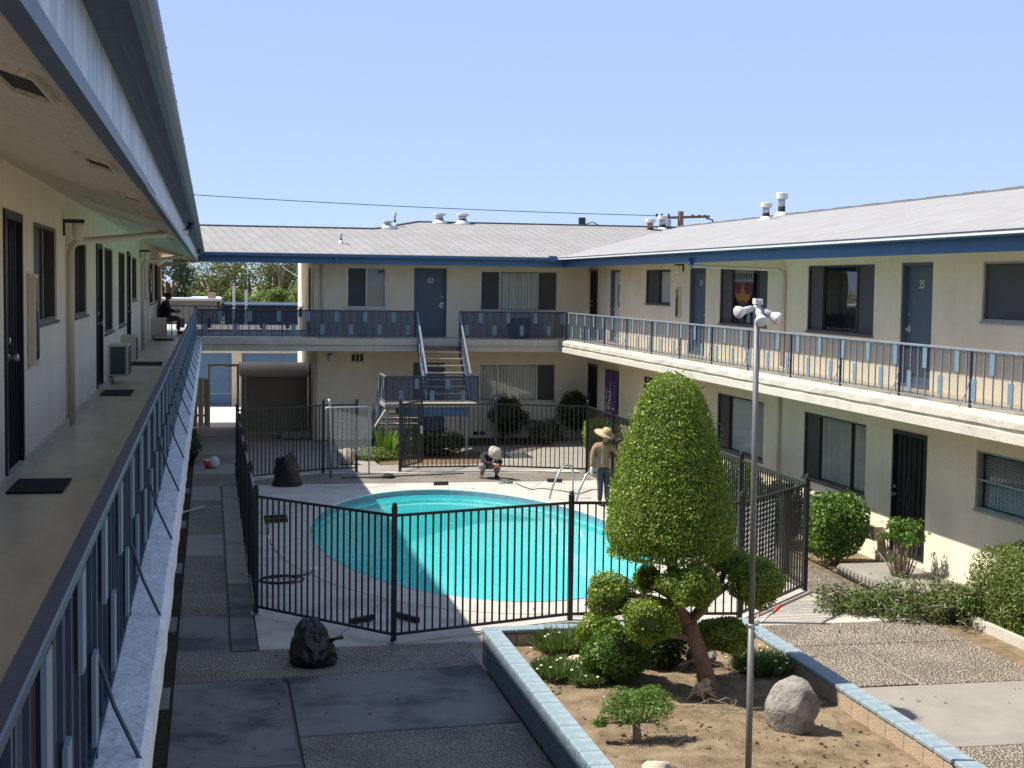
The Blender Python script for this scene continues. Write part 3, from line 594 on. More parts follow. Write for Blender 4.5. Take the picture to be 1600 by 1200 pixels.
# outer lip of the slab, uneven and peeling
m = MB(); ny = 150
prof = [(-.42, F2-.004), (-.33, F2-.006), (-.235, F2-.012), (-.215, F2-.03), (-.21, 2.95), (-.235, 2.93), (-.235, 2.76), (-.42, 2.76)]
for k in range(ny+1):
    y = -4+47.1*k/ny
    for j, (x, z) in enumerate(prof): m.v.append((x+(random.uniform(-.0035, .0035) if 2 <= j <= 4 else 0), y, z+(random.uniform(-.004, .004) if 1 <= j <= 3 else 0)))
npf = len(prof)
for k in range(ny):
    for j in range(npf-1): a = k*npf+j; m.f.append((a, a+1, a+npf+1, a+npf))
m.build('slab_lip', ledge_m, lw)
# sloping soffit, fascia, gutter, roof
sz = lambda x: 5.642-.318*(x-XL)
m = MB().quad((XL, -4, sz(XL)), (-.36, -4, sz(-.36)), (-.36, 44, sz(-.36)), (XL, 44, sz(XL))); m.build('soffit', soffitm, lw, fix=False)
MB().quad((XL, 44, sz(XL)), (-.36, 44, sz(-.36)), (-.36, YE, sz(-.36)), (XL, YE, sz(XL))).build('soffit', soffitm, lw, fix=False)
MB().bar((-.45, 3.12, sz(-.45)-.003), (-1.5, 3.3, sz(-1.5)-.003), .02, .006).build('soffit_seam', mortar_m, lw)
for y in (4.55, 7.6, 10.8, 13.9, 17.5, 21, 24.5, 28, 31.5, 35, 38.5):
    x0, x1, L = -.60, -.475, .30
    m = MB(); e = .004
    m.quad((x0, y-L, sz(x0)-e), (x1, y-L, sz(x1)-e), (x1, y+L, sz(x1)-e), (x0, y+L, sz(x0)-e)); o = m.build('eave_vent', dark_in, lw, fix=False)
    f = MB()
    for a, b, c, d in ((x0-.012, x0, y-L, y+L), (x1, x1+.012, y-L, y+L), (x0, x1, y-L-.02, y-L), (x0, x1, y+L, y+L+.02)): f.hexa([(a, c, sz(a)-.02), (b, c, sz(b)-.02), (b, d, sz(b)-.02), (a, d, sz(a)-.02)], [(a, c, sz(a)+.01), (b, c, sz(b)+.01), (b, d, sz(b)+.01), (a, d, sz(a)+.01)])
    f.build('vent_frame', soffitm, o)
MB().box(-.37, -4, 5.285, -.335, 9.6, 5.52).box(-.372, 9.61, 5.275, -.337, 43.1, 5.52).build('fascia', pale_sheen, lw)
MB().box(-.376, -4, 5.235, -.326, 8.2, 5.283).box(-.374, 8.21, 5.24, -.333, 43.1, 5.273).build('fascia_trim', pmat('trim_blue', (.06, .095, .15), .45, .15, 5), lw)
MB().box(-.335, -4, 5.49, -.235, 43.05, 5.53).build('eave_board', gutter_m, lw)
m = MB(); n = 7
gp = [(-.235+.085*(1-math.cos(t)), 5.565-.085*math.sin(t)) for t in [math.pi*k/10 for k in range(0, 11)]]
gp = [(-.238, 5.575)]+gp+[(-.065-.008, 5.568), (-.078, 5.56)]
for (xa, za), (xb, zb) in zip(gp, gp[1:]): m.quad((xa-.085, -4, za), (xb-.085, -4, zb), (xb-.085, 43.0, zb), (xa-.085, 43.0, za))
m.build('gutter', gutter_m, lw, fix=False, smooth=True)
m = MB().quad((-.25, -4, 5.58), (-.25, 43.05, 5.58), (-5.4, 48.2, 6.75), (-5.4, -4, 6.75)).quad((-5.4, -4, 6.75), (-5.4, 48.2, 6.75), (-10.6, 48.2, 5.56), (-10.6, -4, 5.56)); o = m.build('roof', roof_w, lw, fix=False); roof_uv(o, 1, 0)
MB().quad((-10, -4, 0), (-10, 49, 0), (-10, 49, 5.6), (-10, -4, 5.6)).quad((-10, YE, -.1), (XL, YE, -.1), (XL, YE, 5.9), (-10, YE, 6.6)).build('outer_wall', stucco, lw, fix=False)
MB().box(-1.9, YE-.02, F2, XL+.02, YE+.5, 5.7).build('end_pilaster', stucco, lw)
for u, ue, de in ((16.75, 19.6, 1.30), (34.4, 36.5, 1.30), (45.5, 46.6, 1.2)): downspout(FL, lw, u, 5.13, 3.15, ue, de, 5.36, gutter_m)
# dry leaves and twigs caught in the gutter
pts = np.column_stack([rng.uniform(-.19, -.155, 420), rng.uniform(2.5, 43, 420)**1.0, rng.uniform(5.575, 5.60, 420)])
v1 = leaves(pts, np.tile((.3, 0, .5), (420, 1)), .032, asp=.22, jit=1.2)
lo = leaf_obj('gutter_litter', v1, dry_m, label='dry leaves and pine needles caught along the left gutter', cat='leaf litter', kind='stuff')
wall_light(FL, 16.5, 5.28, 'black bracket wall lantern above the near downspout on the left wall')
wall_light(FL, 34.0, 5.30, 'far black bracket wall lantern on the shaded left wall')
niche(FL, 13.37, 4.0, 4.78, 'narrow cream cabinet beside the near black security door')
def mat_obj(x0, y0, x1, y1, label): MB().box(x0, y0, F2+.003, x1, y1, F2+.018).build('door_mat', blackrough, None, bevel=.004, label=label, cat='doormat', group='doormats on the left walkway')
mat_obj(-1.50, 11.5, -1.09, 12.27, 'black doormat before the nearest security door on the left walkway')
mat_obj(-1.50, 21.1, -1.08, 22.1, 'second black doormat along the left walkway')
mat_obj(-1.50, 28.5, -.90, 29.6, 'third black doormat along the left walkway')
mat_obj(-1.48, 40.2, -.95, 41.2, 'farthest doormat on the left walkway near the seated person')
def ac_unit(u0, u1, z0, z1, dep, label, dark=False):
    o = thing('air_conditioner', label, 'air conditioner', FL((u0+u1)/2, z0, 0), 'wall air conditioners on the left walkway')
    MB().fbox(FL, u0, u1, z0, z1, -.02, dep).build('case', cream_p, o, bevel=.008)
    m = MB()
    for i in range(8): zz = z0+.06+(z1-z0-.12)*i/7.; m.fbox(FL, u0+.05, u1-.05, zz-.012, zz+.012, dep, dep+.012)
    m.fbox(FL, u0+.03, u1-.03, z0+.03, z1-.03, dep-.002, dep+.003); m.build('grille', pmat('ac_grille'+str(int(u0)), (.10, .11, .12), .6), o)
    if not dark: return
    m = MB()
    m.quad(FL(u0-.002, z0+.03, .03), FL(u0-.002, z0+.03, dep-.04), FL(u0-.002, z1-.03, dep-.04), FL(u0-.002, z1-.03, .03)); m.build('side_vent', pmat('ac_side'+str(int(u0)), (.06, .075, .085), .6), o, fix=False)
ac_unit(23.5, 24.2, 3.25, 3.74, .30, 'grey window air conditioner low on the left wall, nearest of three', True)
ac_unit(26.7, 27.3, 3.3, 3.76, .26, 'cream boxed air conditioner beyond the grey one')
ac_unit(40.4, 41.3, 3.25, 3.72, .38, 'large cream wall box beside the seated person')
fl = thing('wall_flag', 'small red and white striped flag hanging on the far left wall', 'flag', FL(39.0, 4.4, .05))
m = MB(); m2 = MB()
for i in range(7): (m if i % 2 == 0 else m2).fbox(FL, 38.85, 39.25, 4.42+i*.075, 4.495+i*.075, .05+.01*math.sin(i), .06+.01*math.sin(i))
m.build('red_stripes', red_p, fl); m2.build('white_stripes', white_p, fl); MB().tube([FL(38.8, 4.97, .0), FL(39.05, 5.0, .09)], .01, 6).build('staff', wood_p, fl)

# ------------------------------------------------------------------ back wing and breezeway
bwg = thing('apartment_wing', 'cream apartment wing across the far end with outside stair and door 22', 'building', (7, 48, 0), 'apartment wings round the courtyard')
bo = [(4.03, 5.2, 3.99, 5.2), (6.06, 7.06, 3.145, 5.2), (8.1, 10.51, 3.935, 5.15), (6.05, 7.03, .22, 2.33), (8.09, 10.49, 1.135, 2.30)]
wall('wall', FB, XS, XR, -.1, 5.74, bo, stucco, bwg)
so_ = [(46.0, 46.95, .1, 2.2), (46.3, 47.2, 3.15, 5.2)]
wall('side_wall', FS, YB, 53, -.1, 5.62, so_, stucco, bwg)
window(FB, bwg, *bo[0], [(.5, 's'), (.5, 'm')], frame=alum)
door(FB, bwg, *bo[1], num='22', knob=6.94)
window(FB, bwg, *bo[2], [(.25, 's'), (.50, 'b'), (.25, 's')], frame=alum)
door(FB, bwg, *bo[3], knob=6.2)
window(FB, bwg, *bo[4], [(.24, 'b'), (.52, 'b'), (.24, 's')], frame=alum)
door(FS, bwg, *so_[0]); door(FS, bwg, *so_[1])
MB().fbox(FB, 4.14, 4.56, 2.33, 2.62, .0, .02).build('vent', cream_p, bwg)
for i in range(3): MB().fbox(FB, 4.19+i*.125, 4.27+i*.125, 2.37, 2.58, .015, .026).build('vent_slot', dark_in, bwg)
m = MB()
for i in range(2): m.fbox(FB, 7.94+i*.19, 8.1+i*.19, .1, .215, -.0, .012)
m.build('foundation_vent', dark_in, bwg)
o = MB().fbox(FB, 9.40, 9.72, .36, .80, 0, .03).build('wall_grille', white_p, bwg)
for i in range(5):
    for j in range(2): MB().fbox(FB, 9.43+j*.14, 9.55+j*.14, .39+i*.08, .445+i*.08, .02, .034).build('grille_slot', dark_in, o)
MB().tube([(3.27, 44.55, 5.42), (3.27, 44.55, 3.15)], .035, 8).build('downspout', cream_p, bwg, smooth=True)
MB().tube([(3.12, 44.55, 2.75), (3.12, 44.55, .02)], .035, 8).build('downspout', cream_p, bwg, smooth=True)
# slab with banded edge
MB().box(-.21, 43.02, 2.88, 10.2, YB, F2-.02).build('walkway_slab', deck_paint, bwg)
MB().box(-.42, 43.1, 2.80, 3.05, 48.55, F2-.002).build('bridge_slab', deck_paint, bwg)
MB().box(-.2, 42.93, 2.92, 10.18, 43.018, F2-.03).build('slab_lip', edge_white, bwg, bevel=.012)
MB().box(-.2, 42.97, 2.75, 10.2, 43.016, 2.915).build('slab_band', edge_white, bwg)
MB().box(-.42, 48.56, 2.80, XS, 48.75, F2+.02).build('slab_lip', edge_white, bwg)
MB().box(-.42, 43.03, 2.74, 10.2, YB, 2.875).build('walkway_ceiling', stucco, bwg)
# roof: front plane carries a lower ridge on the left
rz = lambda y: EV+SL*(y-43.0)
m = MB()
front = [(-.15, 43.0), (10.13, 43.0), (15.63, 48.5), (6.65, 48.5), (5.1, 47.1), (-4.15, 47.1)]
m.quad(*[(x, y, rz(y)) for x, y in front])
m.quad((-4.15, 47.1, rz(47.1)), (5.1, 47.1, rz(47.1)), (5.1, 51.2, 5.54), (-6, 51.2, 5.54)).quad((5.1, 47.1, rz(47.1)), (6.65, 48.5, rz(48.5)), (6.65, 54, 5.54), (5.1, 51.2, 5.5)).quad((6.65, 48.5, rz(48.5)), (22, 48.5, rz(48.5)), (22, 54, 5.54), (6.65, 54, 5.54))
o = m.build('roof', roof_w, bwg, fix=False); roof_uv(o, 0, 1)
m = MB(); pr_ = [(-4.15, 47.1), (5.1, 47.1), (6.65, 48.5), (15.63, 48.5)]
for a, b in zip(pr_, pr_[1:]): m.bar((a[0], a[1], rz(a[1])+.012), (b[0], b[1], rz(b[1])+.012), .2, .035)
m.build('ridge_cap', roof_w, bwg)
MB().quad((-.4, 43.2, 5.30), (10.4, 43.2, 5.30), (10.4, YB, 5.62), (-.4, YB, 5.62)).quad((-1.6, YB, 5.62), (3.1, YB, 5.62), (3.1, 51, 5.50), (-1.6, 51, 5.50)).build('soffit', soffitm, bwg, fix=False)
MB().box(-.335, 43.17, 5.27, 10.36, 43.21, 5.50).build('fascia', blue, bwg)
MB().box(-.335, 43.05, 5.44, 10.2, 43.168, 5.47).build('eave_board', blue, bwg)
m = MB().box(-.2, 42.99, 5.455, 10.14, 43.10, 5.545); m.build('gutter', blue, bwg, bevel=.015)
MB().box(-.15, 42.97, 5.548, 10.13, 43.02, 5.56).build('drip_edge', white_p, bwg)
MB().box(3.55, 43.06, 5.30, 3.63, 43.15, 5.45).build('gutter_outlet', blue, bwg)
MB().box(9.86, 42.96, 5.44, 10.1, 43.10, 5.60).build('gutter_end', blue, bwg)
MB().box(-.3, 50.9, 5.44, 3.05, 51.0, 5.54).build('rear_fascia', blue, bwg)
MB().quad((XS, 53, 0), (22, 53, 0), (22, 53, 5.8), (XS, 53, 5.8)).build('rear_wall', stucco, bwg, fix=False)
wall_light(FB, 3.53, 2.5, 'small lantern on the lower back wall left of the stair')

# ------------------------------------------------------------------ right wing
rw = thing('apartment_wing', 'sunlit cream apartment wing along the right side with long balcony and door 25', 'building', (15, 26, 0), 'apartment wings round the courtyard')
ro = dict(dA=(43.5, 44.3, 3.15, 5.2), dW=(41.0, 42.05, 3.15, 5.2), w1=(36.25, 38.43, 4.28, 5.18), d24=(33.5, 34.7, 3.15, 5.2), wB=(29.52, 32.5, 3.916, 5.18), w3=(24.4, 27.38, 3.916, 5.187), d25=(22.24, 23.36, 3.15, 5.2), w4=(17.7, 20.65, 4.284, 5.186), d26=(14.6, 15.7, 3.15, 5.2),
          lA=(43.35, 44.4, .27, 2.33), lP=(40.9, 42.3, .27, 2.33), lS=(36.2, 38.45, 1.43, 2.32), l1=(29.55, 32.48, 1.05, 2.315), l2=(24.55, 27.38, 1.03, 2.32), lD=(22.27, 23.45, .27, 2.34), l3=(17.9, 20.66, 1.41, 2.315))
wall('wall', FRt, -4, 44.62, -.1, 5.74, list(ro.values()), stucco, rw)
security_door(FRt, rw, *ro['dA'], 44.15)
door(FRt, rw, *ro['dW'], mat=white_p, knob=41.9, plate=False, frame_mat=door_blue, rev=.13)
window(FRt, rw, *ro['w1'], [(.5, 'b'), (.5, 's')])
door(FRt, rw, *ro['d24'], num='24', knob=33.68, plate=False)
window(FRt, rw, *ro['wB'], [(.22, 's'), (.54, 'g'), (.24, 's')])
window(FRt, rw, *ro['w3'], [(.26, 's'), (.52, 'g'), (.22, 's')])
door(FRt, rw, *ro['d25'], num='25', knob=23.22)
window(FRt, rw, *ro['w4'], [(.5, 's'), (.5, 's')], frame=alum)
door(FRt, rw, *ro['d26'], knob=15.5)
security_door(FRt, rw, *ro['lA'], 44.2)
door(FRt, rw, *ro['lP'], mat=white_p, knob=42.1, plate=False)
window(FRt, rw, *ro['lS'], [(.5, 'g'), (.5, 'm')])
window(FRt, rw, *ro['l1'], [(.24, 'v'), (.52, 'b'), (.24, 's')])
window(FRt, rw, *ro['l2'], [(.24, 'v'), (.52, 'v'), (.24, 's')])
security_door(FRt, rw, *ro['lD'], 23.36, ornate=True)
window(FRt, rw, *ro['l3'], [(.5, 'm'), (.5, 'm')], frame=alum, rail=1.86)
# white ornament on the white door
m = MB(); c0 = 41.45
m.tube([FRt(c0+.11*math.cos(t), 4.45+.32*math.sin(t), -.105) for t in [2*math.pi*k/20 for k in range(21)]], .012, 6); m.build('door_wreath', bronze, rw)
MB().box(10.44, -4, 2.78, XR, 43.02, F2-.02).build('walkway_slab', deck_paint, rw)
m = MB(); ny = 120
prof = [(10.46, F2-.018), (10.34, F2-.03), (10.235, F2-.05), (10.21, F2-.085), (10.21, 2.955), (10.245, 2.945), (10.245, 2.905), (10.195, 2.895), (10.19, 2.765), (10.23, 2.755), (10.46, 2.755)]
for k in range(ny+1):
    y = -4+46.98*k/ny
    for j, (x, z) in enumerate(prof): m.v.append((x+(random.uniform(-.008, .008) if 2 <= j <= 5 else 0), y, z+(random.uniform(-.006, .006) if 1 <= j <= 6 else 0)))
for k in range(ny):
    for j in range(len(prof)-1): a = k*len(prof)+j; m.f.append((a, a+1, a+len(prof)+1, a+len(prof)))
m.build('slab_lip', edge_white, rw)
MB().box(10.46, -4, 2.74, XR, 43.0, 2.775).build('walkway_ceiling', stucco, rw)
sr = lambda x: 5.29+.318*(x-10.37)
MB().quad((10.38, -4, sr(10.38)), (XR, -4, sr(XR)), (XR, 44.6, sr(XR)), (10.38, 43.2, sr(10.38))).build('soffit', soffitm, rw, fix=False)
MB().box(10.36, -4, 5.27, 10.40, 43.2, 5.51).build('fascia', blue, rw)
MB().box(10.16, -4, 5.475, 10.359, 43.1, 5.52).build('eave_board', blue, rw)
MB().box(10.125, -4, 5.49, 10.155, 42.98, 5.535).build('drip_edge', white_p, rw)
MB().box(10.115, -4, 5.537, 10.30, 42.96, 5.549).build('starter_course', gutter_m, rw)
m = MB().quad((10.13, -4, EV+.012), (15.63, -4, EV+.012+SL*5.5), (15.63, 48.5, EV+.012+SL*5.5), (10.13, 43.0, EV+.012)).quad((15.63, -4, EV+.012+SL*5.5), (21.5, -4, 5.5), (21.5, 48.5, 5.5), (15.63, 48.5, EV+.012+SL*5.5)); o = m.build('roof', roof_r, rw, fix=False); roof_uv(o, 1, 0)
m = MB()
for i in range(64): y = -4+i*.82; m.box(15.52, y, EV+SL*5.5-.01, 15.74, y+.83, EV+SL*5.5+.03+.012*(i % 2))
m.build('ridge_cap', roof_w, rw)
MB().quad((20, -4, 0), (20, 53, 0), (20, 53, 5.8), (20, -4, 5.8)).build('outer_wall', stucco, rw, fix=False)
downspout(FRt, rw, 28.5, 5.10, 3.15, 31.1, 1.2, 5.20, blue)
MB().tube([FRt(28.58, 2.75, .05), FRt(28.58, .0, .05)], .035, 8).build('downspout', cream_p, rw, smooth=True)
wall_light(FRt, 35.2, 5.2, 'bracket lantern on the right upper wall beside door 24')
niche(FRt, 35.48, 3.96, 4.72, 'narrow cream cabinet on the right upper wall beside door 24')
MB().fbox(FRt, 25.5, 27.0, .45, .78, .0, .05).build('wall_grille', pmat('grille_beige', (.40, .36, .29), .7), rw)
MB().fbox(FRt, 25.75, 26.85, .50, .74, .045, .056).build('grille_slot', dark_in, rw)
MB().fbox(FRt, 23.7, 24.0, .38, .62, .02, .2).build('mail_slot', wood_p, rw)
# shelf things behind the banner window
bn = thing('window_banner', 'maroon and gold half-round banner with grey lettered top hung inside right upper window', 'banner', FRt(31.2, 4.6, -.1))
m = MB(); cu = 31.22; w = .62
m.fbox(FRt, cu-w, cu+w, 4.86, 5.13, -.094, -.090); m.build('lettered_strip', grey_c, bn)
m = MB(); pl = [(cu-w, 4.86), (cu+w, 4.86)]+[(cu+w*math.cos(t), 4.80-.46*math.sin(t)) for t in [math.pi*k/14 for k in range(15)]]
m.hexa([FRt(u, z, -.0945) for u, z in pl], [FRt(u, z, -.0905) for u, z in pl]); m.build('maroon_field', maroon, bn)
m = MB(); pl = [(cu, 4.80), (cu+.16, 4.62), (cu+.30, 4.58), (cu+.50, 4.66), (cu+.42, 4.50), (cu+.2, 4.42), (cu, 4.46), (cu-.2, 4.42), (cu-.42, 4.50), (cu-.50, 4.66), (cu-.30, 4.58), (cu-.16, 4.62)]
m.hexa([FRt(u, z, -.0904) for u, z in pl], [FRt(u, z, -.088) for u, z in pl]); m.build('gold_emblem', gold_c, bn)
me = text_mesh('A GOD ME TR', .175); me.transform(Matrix.Translation(FRt(cu, 4.93, -.0895)) @ Matrix(((0, 0, -1, 0), (-1, 0, 0, 0), (0, 1, 0, 0), (0, 0, 0, 1)))); put('lettering', me, blackm, bn)
for k, (u, h, mt_) in enumerate(((31.9, .30, white_pl), (31.3, .2, pmat('pot_green', (.05, .09, .04), .7)), (30.9, .26, white_pl), (30.55, .34, pmat('bottle_blue', (.05, .14, .22), .3)), (30.3, .3, pmat('bottle_teal', (.08, .2, .22), .3)))):
    MB().lathe(FRt(u, 3.96, -.13), [(.05, 0), (.06, .02), (.055, h*.6), (.02, h*.8), (.02, h)], 10).build('window_ornament', mt_, None, smooth=True, label=['white bottle at the left end of the banner window sill', 'dark green pot on the banner window sill', 'white jar on the banner window sill', 'blue bottle on the banner window sill', 'teal bottle on the banner window sill next to the pole'][k], cat='ornament', group='ornaments on the banner window sill')
pb = thing('door_banner', 'long purple cloth banner with white script hung over a lower right door', 'banner', FRt(41.6, .7, .05))
m = MB(); nu = 14
for i in range(nu):
    u = 40.95+1.25*i/nu; u2 = 40.95+1.25*(i+1)/nu; d0 = .05+.02*math.sin(i*1.9); d1 = .05+.02*math.sin((i+1)*1.9); m.quad(FRt(u, .75, d0), FRt(u2, .75, d1), FRt(u2, 2.24, d1), FRt(u, 2.24, d0))
m.build('cloth', purple, pb, fix=False, smooth=True)
m = MB()
m.tube([FRt(40.85, 2.27, .06), FRt(42.35, 2.27, .06)], .015, 6); m.build('rod', blackm, pb)
m = MB()
for k in range(5):
    z = 1.62-k*.11; m.tube([FRt(41.6+.14*math.cos(t+k), z+.055*math.sin(t), .085) for t in [q*.5 for q in range(9)]], .014, 5)
for z0_, z1_, u in ((1.4, 1.75, 41.95), (1.7, 1.95, 41.55), (1.1, 1.35, 41.95), (1.12, 1.3, 41.75)): m.fbox(FRt, u-.02, u+.02, z0_, z1_, .078, .084)
m.build('white_script', white_p, pb)
# porch slab and bed edging
po = thing('porch_slab', 'low concrete porch slab with fluted edge before the ornate black security door', 'porch', (10.9, 21.8, 0))
MB().box(10.30, 20.5, -.05, 11.48, 22.9, .16).build('slab', conc, po, bevel=.01)
for i in range(17): MB().box(10.262, 20.55+i*.14, 0, 10.296, 20.65+i*.14, .13).build('edging_block', galv if False else conc, po, bevel=.006)
bx = thing('bed_edging', 'low cream kerb box round a tap beside the clipped hedge', 'kerb', (10.8, 18.6, 0))
MB().box(10.60, 17.6, -.05, 10.68, 19.1, .12).build('kerb_side', edge_white, bx); MB().box(10.682, 19.02, -.05, 11.3, 19.1, .12).build('kerb_end', edge_white, bx)
MB().tube([(11.2, 18.9, 0), (11.2, 18.9, .34), (11.14, 18.9, .36)], .022, 8).tube([(11.2, 18.9, .28), (11.2, 18.82, .28)], .03, 8).build('tap', white_pl, bx, smooth=True)

# ------------------------------------------------------------------ balcony railings
bal_me = MB().box(-.008, -.008, 0, .008, .008, .735).mesh('baluster')
post_me = MB().box(-.016, -.016, -.03, .016, .016, .77).mesh('post')
pl_me = {}
def railing(label, p0, p1, out, sp, z=F2, ph=0, plates=True, mat=navy, post_every=9, brace=.17, net=True):
    p0, p1 = Vector((*p0, z)), Vector((*p1, z)); d = (p1-p0); L = d.length; d.normalize(); o2 = Vector((*out, 0)); ang = math.atan2(d.y, d.x)
    t = thing('balcony_railing', label, 'railing', (p0+p1)/2, 'balcony railings')
    MB().bar(p0+Vector((0, 0, .785)), p1+Vector((0, 0, .785)), .055, .034).build('top_rail', mat, t, bevel=.005)
    MB().bar(p0+Vector((0, 0, .03)), p1+Vector((0, 0, .03)), .03, .016).build('bottom_rail', mat, t)
    n = int(L/sp); key = (out, mat.name)
    if net: a_ = -o2*.014; MB().quad(p0+a_+Vector((0, 0, .04)), p1+a_+Vector((0, 0, .04)), p1+a_+Vector((0, 0, .768)), p0+a_+Vector((0, 0, .768))).build('mesh_screen', dense_net if mat is navy else screen_net, t, fix=False)
    if key not in pl_me:
        a, b = o2*.010, o2*.024; w = d*.062
        def pm(z0, z1): return MB().hexa([a-w+Vector((0, 0, z0)), a+w+Vector((0, 0, z0)), b+w+Vector((0, 0, z0)), b-w+Vector((0, 0, z0))], [a-w+Vector((0, 0, z1)), a+w+Vector((0, 0, z1)), b+w+Vector((0, 0, z1)), b-w+Vector((0, 0, z1))]).mesh('plate')
        pl_me[key] = (pm(.455, .755), pm(.085, .385))
        bm_ = bal_me.copy(); bm_.transform(Matrix.Rotation(ang, 4, 'Z')); pl_me[key] += (bm_,)
    up_, lo_, bb = pl_me[key]
    for i in range(n+1):
        p = p0+d*(i*sp+.02); put('baluster', bb, mat, t, loc=p+Vector((0, 0, .035)))
        if plates and (i+ph) % 4 == 0: put('plate', up_, plate_m, t, loc=p)
        elif plates and (i+ph) % 4 == 2: put('plate', lo_, plate_m, t, loc=p)
        if i % post_every == 0:
            q = p+d*sp*.5; put('post', post_me, mat, t, loc=q, rz=ang)
            if brace: MB().tube([q+o2*.012+Vector((0, 0, .36)), q+o2*.07+Vector((0, 0, .17)), q+o2*brace+Vector((0, 0, -.02))], .008, 6).build('brace', mat, t)
    return t
railing('shaded dark blue railing with grey plates along the near left walkway', (-.39, .6), (-.39, 43.1), (1, 0), .2425, brace=.155)
railing('dark blue railing across the far bridge left of the stair', (-.36, 43.16), (5.93, 43.16), (0, -1), .2075, ph=1, post_every=11, brace=0)
railing('short dark blue railing on the far balcony right of the stair', (7.21, 43.16), (10.40, 43.16), (0, -1), .2075, ph=1, post_every=11, brace=0)
railing('long sunlit railing with light blue plates along the right balcony', (10.42, 43.1), (10.42, 8), (-1, 0), .2425, ph=2, mat=sunlit_rail, brace=.17)
railing('black plated railing on the far side of the breezeway', (-1.5, 48.5), (3.0, 48.5), (0, 1), .2075, ph=3, post_every=11, brace=0, net=False)
bb_ = thing('storage_box', 'dark box standing on the far balcony behind the short railing', 'box', (9.2, 44, F2)); MB().box(8.92, 43.9, F2, 9.54, 44.3, 3.68).build('case', navy_c, bb_, bevel=.02); MB().box(8.90, 43.88, 3.682, 9.56, 44.32, 3.72).build('lid', navy_c, bb_, bevel=.01)

# ------------------------------------------------------------------ stair
st = thing('outside_stair', 'open-tread steel stair with blue plated railings below door 22', 'staircase', (6, 41.5, 0))
LZ = 1.46; LY0, LY1 = 39.8, 41.05; UX0, UX1 = 5.98, 7.16; LX0, LX1 = 4.68, 5.86
tread = MB().box(-.57, -.135, -.05, .57, .135, 0).mesh('tread', bevel=.006)
nt = 8
for i in range(1, nt+1):
    f = i/(nt+1); put('tread', tread, conc, st, loc=((UX0+UX1)/2, LY1+(43.0-LY1)*f+.02, LZ+(F2-LZ)*f))
nl = 7
for i in range(1, nl+1):
    f = i/(nl+1); put('tread', tread, conc, st, loc=((LX0+LX1)/2, LY1+2.0*f, LZ-LZ*f))
for x in (UX0-.02, UX1+.02): MB().hexa([(x-.025, LY1, LZ-.22), (x+.025, LY1, LZ-.22), (x+.025, 43.0, F2-.32), (x-.025, 43.0, F2-.32)], [(x-.025, LY1, LZ+.06), (x+.025, LY1, LZ+.06), (x+.025, 43.0, F2-.04), (x-.025, 43.0, F2-.04)]).build('stringer', navy, st)
for x in (LX0-.02, LX1+.02): MB().hexa([(x-.025, LY1, LZ-.30), (x+.025, LY1, LZ-.30), (x+.025, LY1+2.1, -.06), (x-.025, LY1+2.1, -.06)], [(x-.025, LY1, LZ-.02), (x+.025, LY1, LZ-.02), (x+.025, LY1+2.1, .14), (x-.025, LY1+2.1, .14)]).build('stringer', navy, st)
MB().box(LX0-.05, LY0, LZ-.10, UX1+.05, LY1, LZ).build('landing', conc, st, bevel=.008)
MB().box(LX0+.4, LY0+.05, LZ-.34, UX1-.2, LY0+.12, LZ-.102).build('landing_beam', blue, st); MB().box(LX0+.4, LY1-.12, LZ-.34, UX1-.2, LY1-.05, LZ-.102).build('landing_beam', blue, st)
for x, y in ((LX0+.03, LY0+.1), (6.9, LY0+.1), (6.9, LY1-.1)): MB().box(x-.03, y-.03, -.02, x+.03, y+.03, LZ-.1).build('landing_post', sunlit_rail, st)
MB().bar((LX0-.2, LY1-.2, .75), (LX0+.05, LY0+.25, LZ-.1), .04).build('brace', white_p, st)
def stair_rail(a, b, out, n, plates=True, mat=navy, ph=0):
    a, b = Vector(a), Vector(b); h = Vector((0, 0, .75)); o2 = Vector((*out, 0)); q_ = -o2*.014; lo_z = Vector((0, 0, .08))
    MB().quad(a+q_+lo_z, b+q_+lo_z, b+q_+h, a+q_+h).build('mesh_screen', dense_net if mat is navy else screen_net, st, fix=False)
    MB().bar(a+h, b+h, .05, .034).build('top_rail', mat, st); MB().bar(a+Vector((0, 0, .07)), b+Vector((0, 0, .07)), .03, .016).build('bottom_rail', mat, st)
    d = b-a; dh = Vector((d.x, d.y, 0)).normalized(); sl = d.z/max(1e-6, math.hypot(d.x, d.y))
    for i in range(n+1):
        p = a+d*i/n; MB().bar(p+Vector((0, 0, .07)), p+h, .016).build('baluster', mat, st)
        if plates and (i+ph) % 2 == 0 and 0 < i < n:
            z0 = .42 if (i+ph) % 4 == 0 else .09; w = .06; A, B = o2*.01, o2*.022
            l_, r_ = -dh*w+Vector((0, 0, -w*sl)), dh*w+Vector((0, 0, w*sl))
            MB().hexa([p+A+l_+Vector((0, 0, z0)), p+A+r_+Vector((0, 0, z0)), p+B+r_+Vector((0, 0, z0)), p+B+l_+Vector((0, 0, z0))], [p+A+l_+Vector((0, 0, z0+.28)), p+A+r_+Vector((0, 0, z0+.28)), p+B+r_+Vector((0, 0, z0+.28)), p+B+l_+Vector((0, 0, z0+.28))]).build('plate', plate_m, st)
stair_rail((LX0-.03, LY0, LZ), (UX1+.04, LY0, LZ), (0, -1), 12, ph=0)
stair_rail((LX0-.03, LY1, LZ), (LX0-.03, LY0, LZ), (-1, 0), 5, mat=sunlit_rail)
stair_rail((LX0-.03, LY1+2.0, .05), (LX0-.03, LY1, LZ), (-1, 0), 9, mat=sunlit_rail)
stair_rail((UX1+.04, LY1, LZ), (UX1+.04, LY0, LZ), (1, 0), 5)
stair_rail((UX0-.03, LY1, LZ), (UX0-.03, 43.1, F2), (-1, 0), 9, mat=sunlit_rail)
